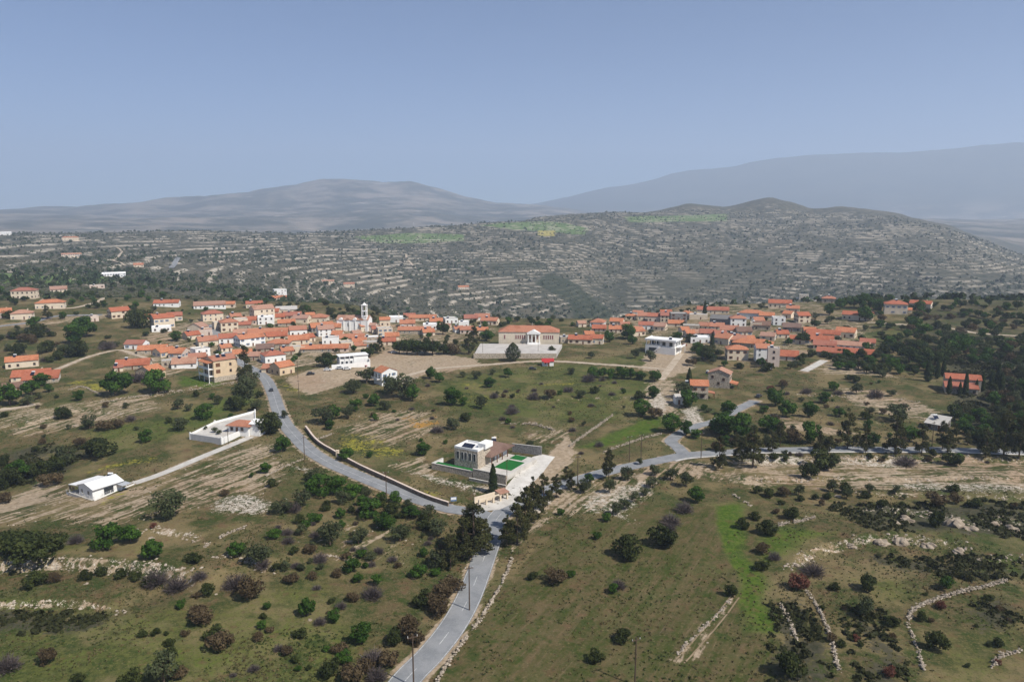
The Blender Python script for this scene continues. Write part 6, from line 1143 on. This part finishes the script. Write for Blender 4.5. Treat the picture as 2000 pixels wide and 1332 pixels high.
M_TUFT = NT('grass_tufts', .9, .05); n_ = M_TUFT.noise(M_TUFT.pos(), .06, 4, .7); M_TUFT = M_TUFT.col(M_TUFT.mix(M_TUFT.ramp(n_, .38, .62), (.032, .048, .013), (.11, .085, .04)))
o = link('grass_tufts', tuft_mesh('grass_tufts', np.stack([x, y, gz(x, y) + .03], 1), r, g, 4, .6), M_TUFT); tag(o, 'grass tufts and weeds over the pastures', 'grass', kind='stuff')

# ------------------------------------------------------------------ labels for everything counted above
ZONES = [(0, 440, 2000, 574, 'on the far hillside'), (0, 574, 150, 650, 'by the far left lane'), (0, 650, 118, 800, 'near the left edge houses'), (150, 574, 300, 650, 'on the village left slope'), (300, 574, 480, 612, 'behind the village left corner'), (300, 612, 410, 660, 'in the village left corner'), (118, 650, 345, 760, 'along the village left edge'), (345, 660, 410, 700, 'left of the village street'), (345, 700, 475, 760, 'around the tall beige block'), (410, 574, 540, 650, 'at the top of the village street'), (410, 650, 515, 700, 'right of the village street'), (540, 574, 655, 650, 'left of the church'), (515, 650, 600, 700, 'in the village centre'), (600, 650, 735, 700, 'below the church'), (475, 700, 610, 780, 'where the road enters the village'), (610, 700, 800, 745, 'around the dirt car park'), (655, 574, 735, 650, 'beside the church'), (735, 574, 790, 680, 'right of the church'), (790, 574, 890, 660, 'behind the pine grove'), (735, 660, 905, 705, 'in the pine grove'), (890, 574, 972, 705, 'left of the school'), (972, 574, 1110, 705, 'around the school'), (1110, 574, 1255, 690, 'right of the school'), (1255, 574, 1345, 700, 'around the white columned villa'), (1345, 574, 1410, 650, 'at the right village rear'), (1345, 650, 1410, 740, 'right of the white columned villa'), (1410, 574, 1520, 640, 'on the right village crest'), (1410, 640, 1520, 740, 'in the right village centre'), (1520, 574, 1600, 640, 'on the right hilltop'), (1520, 640, 1600, 740, 'at the right village edge'), (1600, 574, 1720, 640, 'by the hilltop terrace house'), (1600, 640, 1720, 740, 'among the long red roofs'), (1720, 574, 1860, 660, 'on the right ridge'), (1860, 574, 2000, 660, 'at the ridge right end'), (1720, 660, 1840, 745, 'in the right wood'), (1840, 640, 2000, 720, 'behind the cypress house'), (1840, 720, 2000, 790, 'around the cypress house'), (1840, 790, 2000, 895, 'below the cypress house'), (905, 705, 1110, 790, 'below the dirt track'), (1110, 690, 1300, 790, 'in the upper meadow'), (1300, 740, 1500, 800, 'around the stone villas'), (1230, 790, 1400, 870, 'by the side lane'), (1400, 790, 1520, 870, 'in the grove above the road'), (1500, 740, 1680, 800, 'on the bare right slope'), (1680, 740, 1840, 800, 'on the pale terraces'), (1520, 800, 1680, 865, 'on the lower right slope'), (1680, 800, 1840, 865, 'around the ruined shed'), (1110, 790, 1230, 900, 'right of the driveway'), (600, 745, 740, 860, 'inside the road bend'), (740, 745, 905, 860, 'in the flowery meadow'), (905, 790, 1110, 880, 'behind the solar villa'), (600, 860, 870, 915, 'above the roadside wall'), (870, 860, 1100, 975, 'around the solar villa'), (1030, 900, 1240, 1010, 'along the right road start'), (1240, 895, 1430, 960, 'in the olive row'), (1400, 865, 1640, 925, 'along the right road'), (1640, 865, 1860, 925, 'along the right road middle'), (1860, 865, 2000, 925, 'along the right road end'), (1430, 925, 1640, 1000, 'above the right terraces'), (1640, 925, 2000, 1000, 'on the stony right terraces'), (1430, 1000, 1600, 1130, 'along the field edge'), (1600, 1000, 2000, 1110, 'among the right boulders'), (1500, 1110, 1750, 1400, 'on the lower right slope of scrub'), (1750, 1110, 2010, 1400, 'in the lower right corner'), (1100, 940, 1430, 1060, 'at the field upper edge'), (1030, 1040, 1430, 1400, 'in the ploughed field'), (960, 975, 1110, 1120, 'right of the junction'), (850, 1020, 960, 1120, 'left of the junction'), (740, 1120, 910, 1210, 'on the road left verge'), (700, 1210, 860, 1400, 'at the road bottom left'), (590, 915, 700, 1000, 'below the village road'), (700, 960, 850, 1070, 'under the roadside wall'), (480, 975, 600, 1060, 'right of the white rubble patch'), (600, 1000, 700, 1110, 'in the upper left scrub'), (700, 1070, 850, 1190, 'in the middle left scrub'), (560, 1110, 700, 1230, 'in the lower scrub'), (440, 1060, 600, 1190, 'beside the slanting stone wall'), (440, 1190, 700, 1400, 'in the bottom left meadow'), (340, 1140, 440, 1300, 'along the hedge bank'), (0, 1095, 440, 1170, 'on the earth bank'), (0, 1170, 340, 1260, 'on the rocky lower bank'), (0, 1260, 440, 1400, 'at the bottom left'), (0, 1020, 200, 1100, 'in the left thicket'), (200, 1020, 440, 1100, 'by the round green trees'), (400, 860, 600, 980, 'right of the concrete path'), (200, 960, 420, 1020, 'below the white bungalow'), (0, 870, 145, 1010, 'in the gully behind the bungalow'), (145, 855, 420, 960, 'above the concrete path'), (0, 760, 145, 880, 'in the far left pasture'), (145, 760, 300, 860, 'in the left pasture'), (300, 745, 460, 860, 'above the walled yard'), (440, 745, 600, 870, 'around the walled yard')]
ORD = ['', 'first', 'second', 'third', 'fourth', 'fifth', 'sixth', 'seventh', 'eighth', 'ninth', 'tenth', 'eleventh', 'twelfth', 'thirteenth', 'fourteenth', 'fifteenth', 'sixteenth', 'seventeenth', 'eighteenth', 'nineteenth', 'twentieth', 'twenty-first', 'twenty-second', 'twenty-third', 'twenty-fourth', 'twenty-fifth', 'twenty-sixth', 'twenty-seventh', 'twenty-eighth', 'twenty-ninth', 'thirtieth', 'thirty-first', 'thirty-second', 'thirty-third', 'thirty-fourth', 'thirty-fifth']
def write_labels():
    by = {}
    for o, words_, px, py, cat, grp in THINGS:
        if words_ is None: continue
        z = next((z[4] for z in ZONES if z[0] <= px < z[2] and z[1] <= py < z[3]), 'in the middle distance'); by.setdefault((words_, z), []).append((px, py, o, cat, grp))
    for (words_, z), lst in by.items():
        lst.sort(key=lambda e: e[0]); n = len(lst)
        for i, (px, py, o, cat, grp) in enumerate(lst):
            tail = '' if n == 1 else ', left one' if n == 2 and i == 0 else ', right one' if n == 2 else ', leftmost' if i == 0 else ', rightmost' if i == n - 1 else f', {ORD[min(i + 1, 35)]} from left'
            tag(o, f'{words_} {z}{tail}', cat, grp)
write_labels()
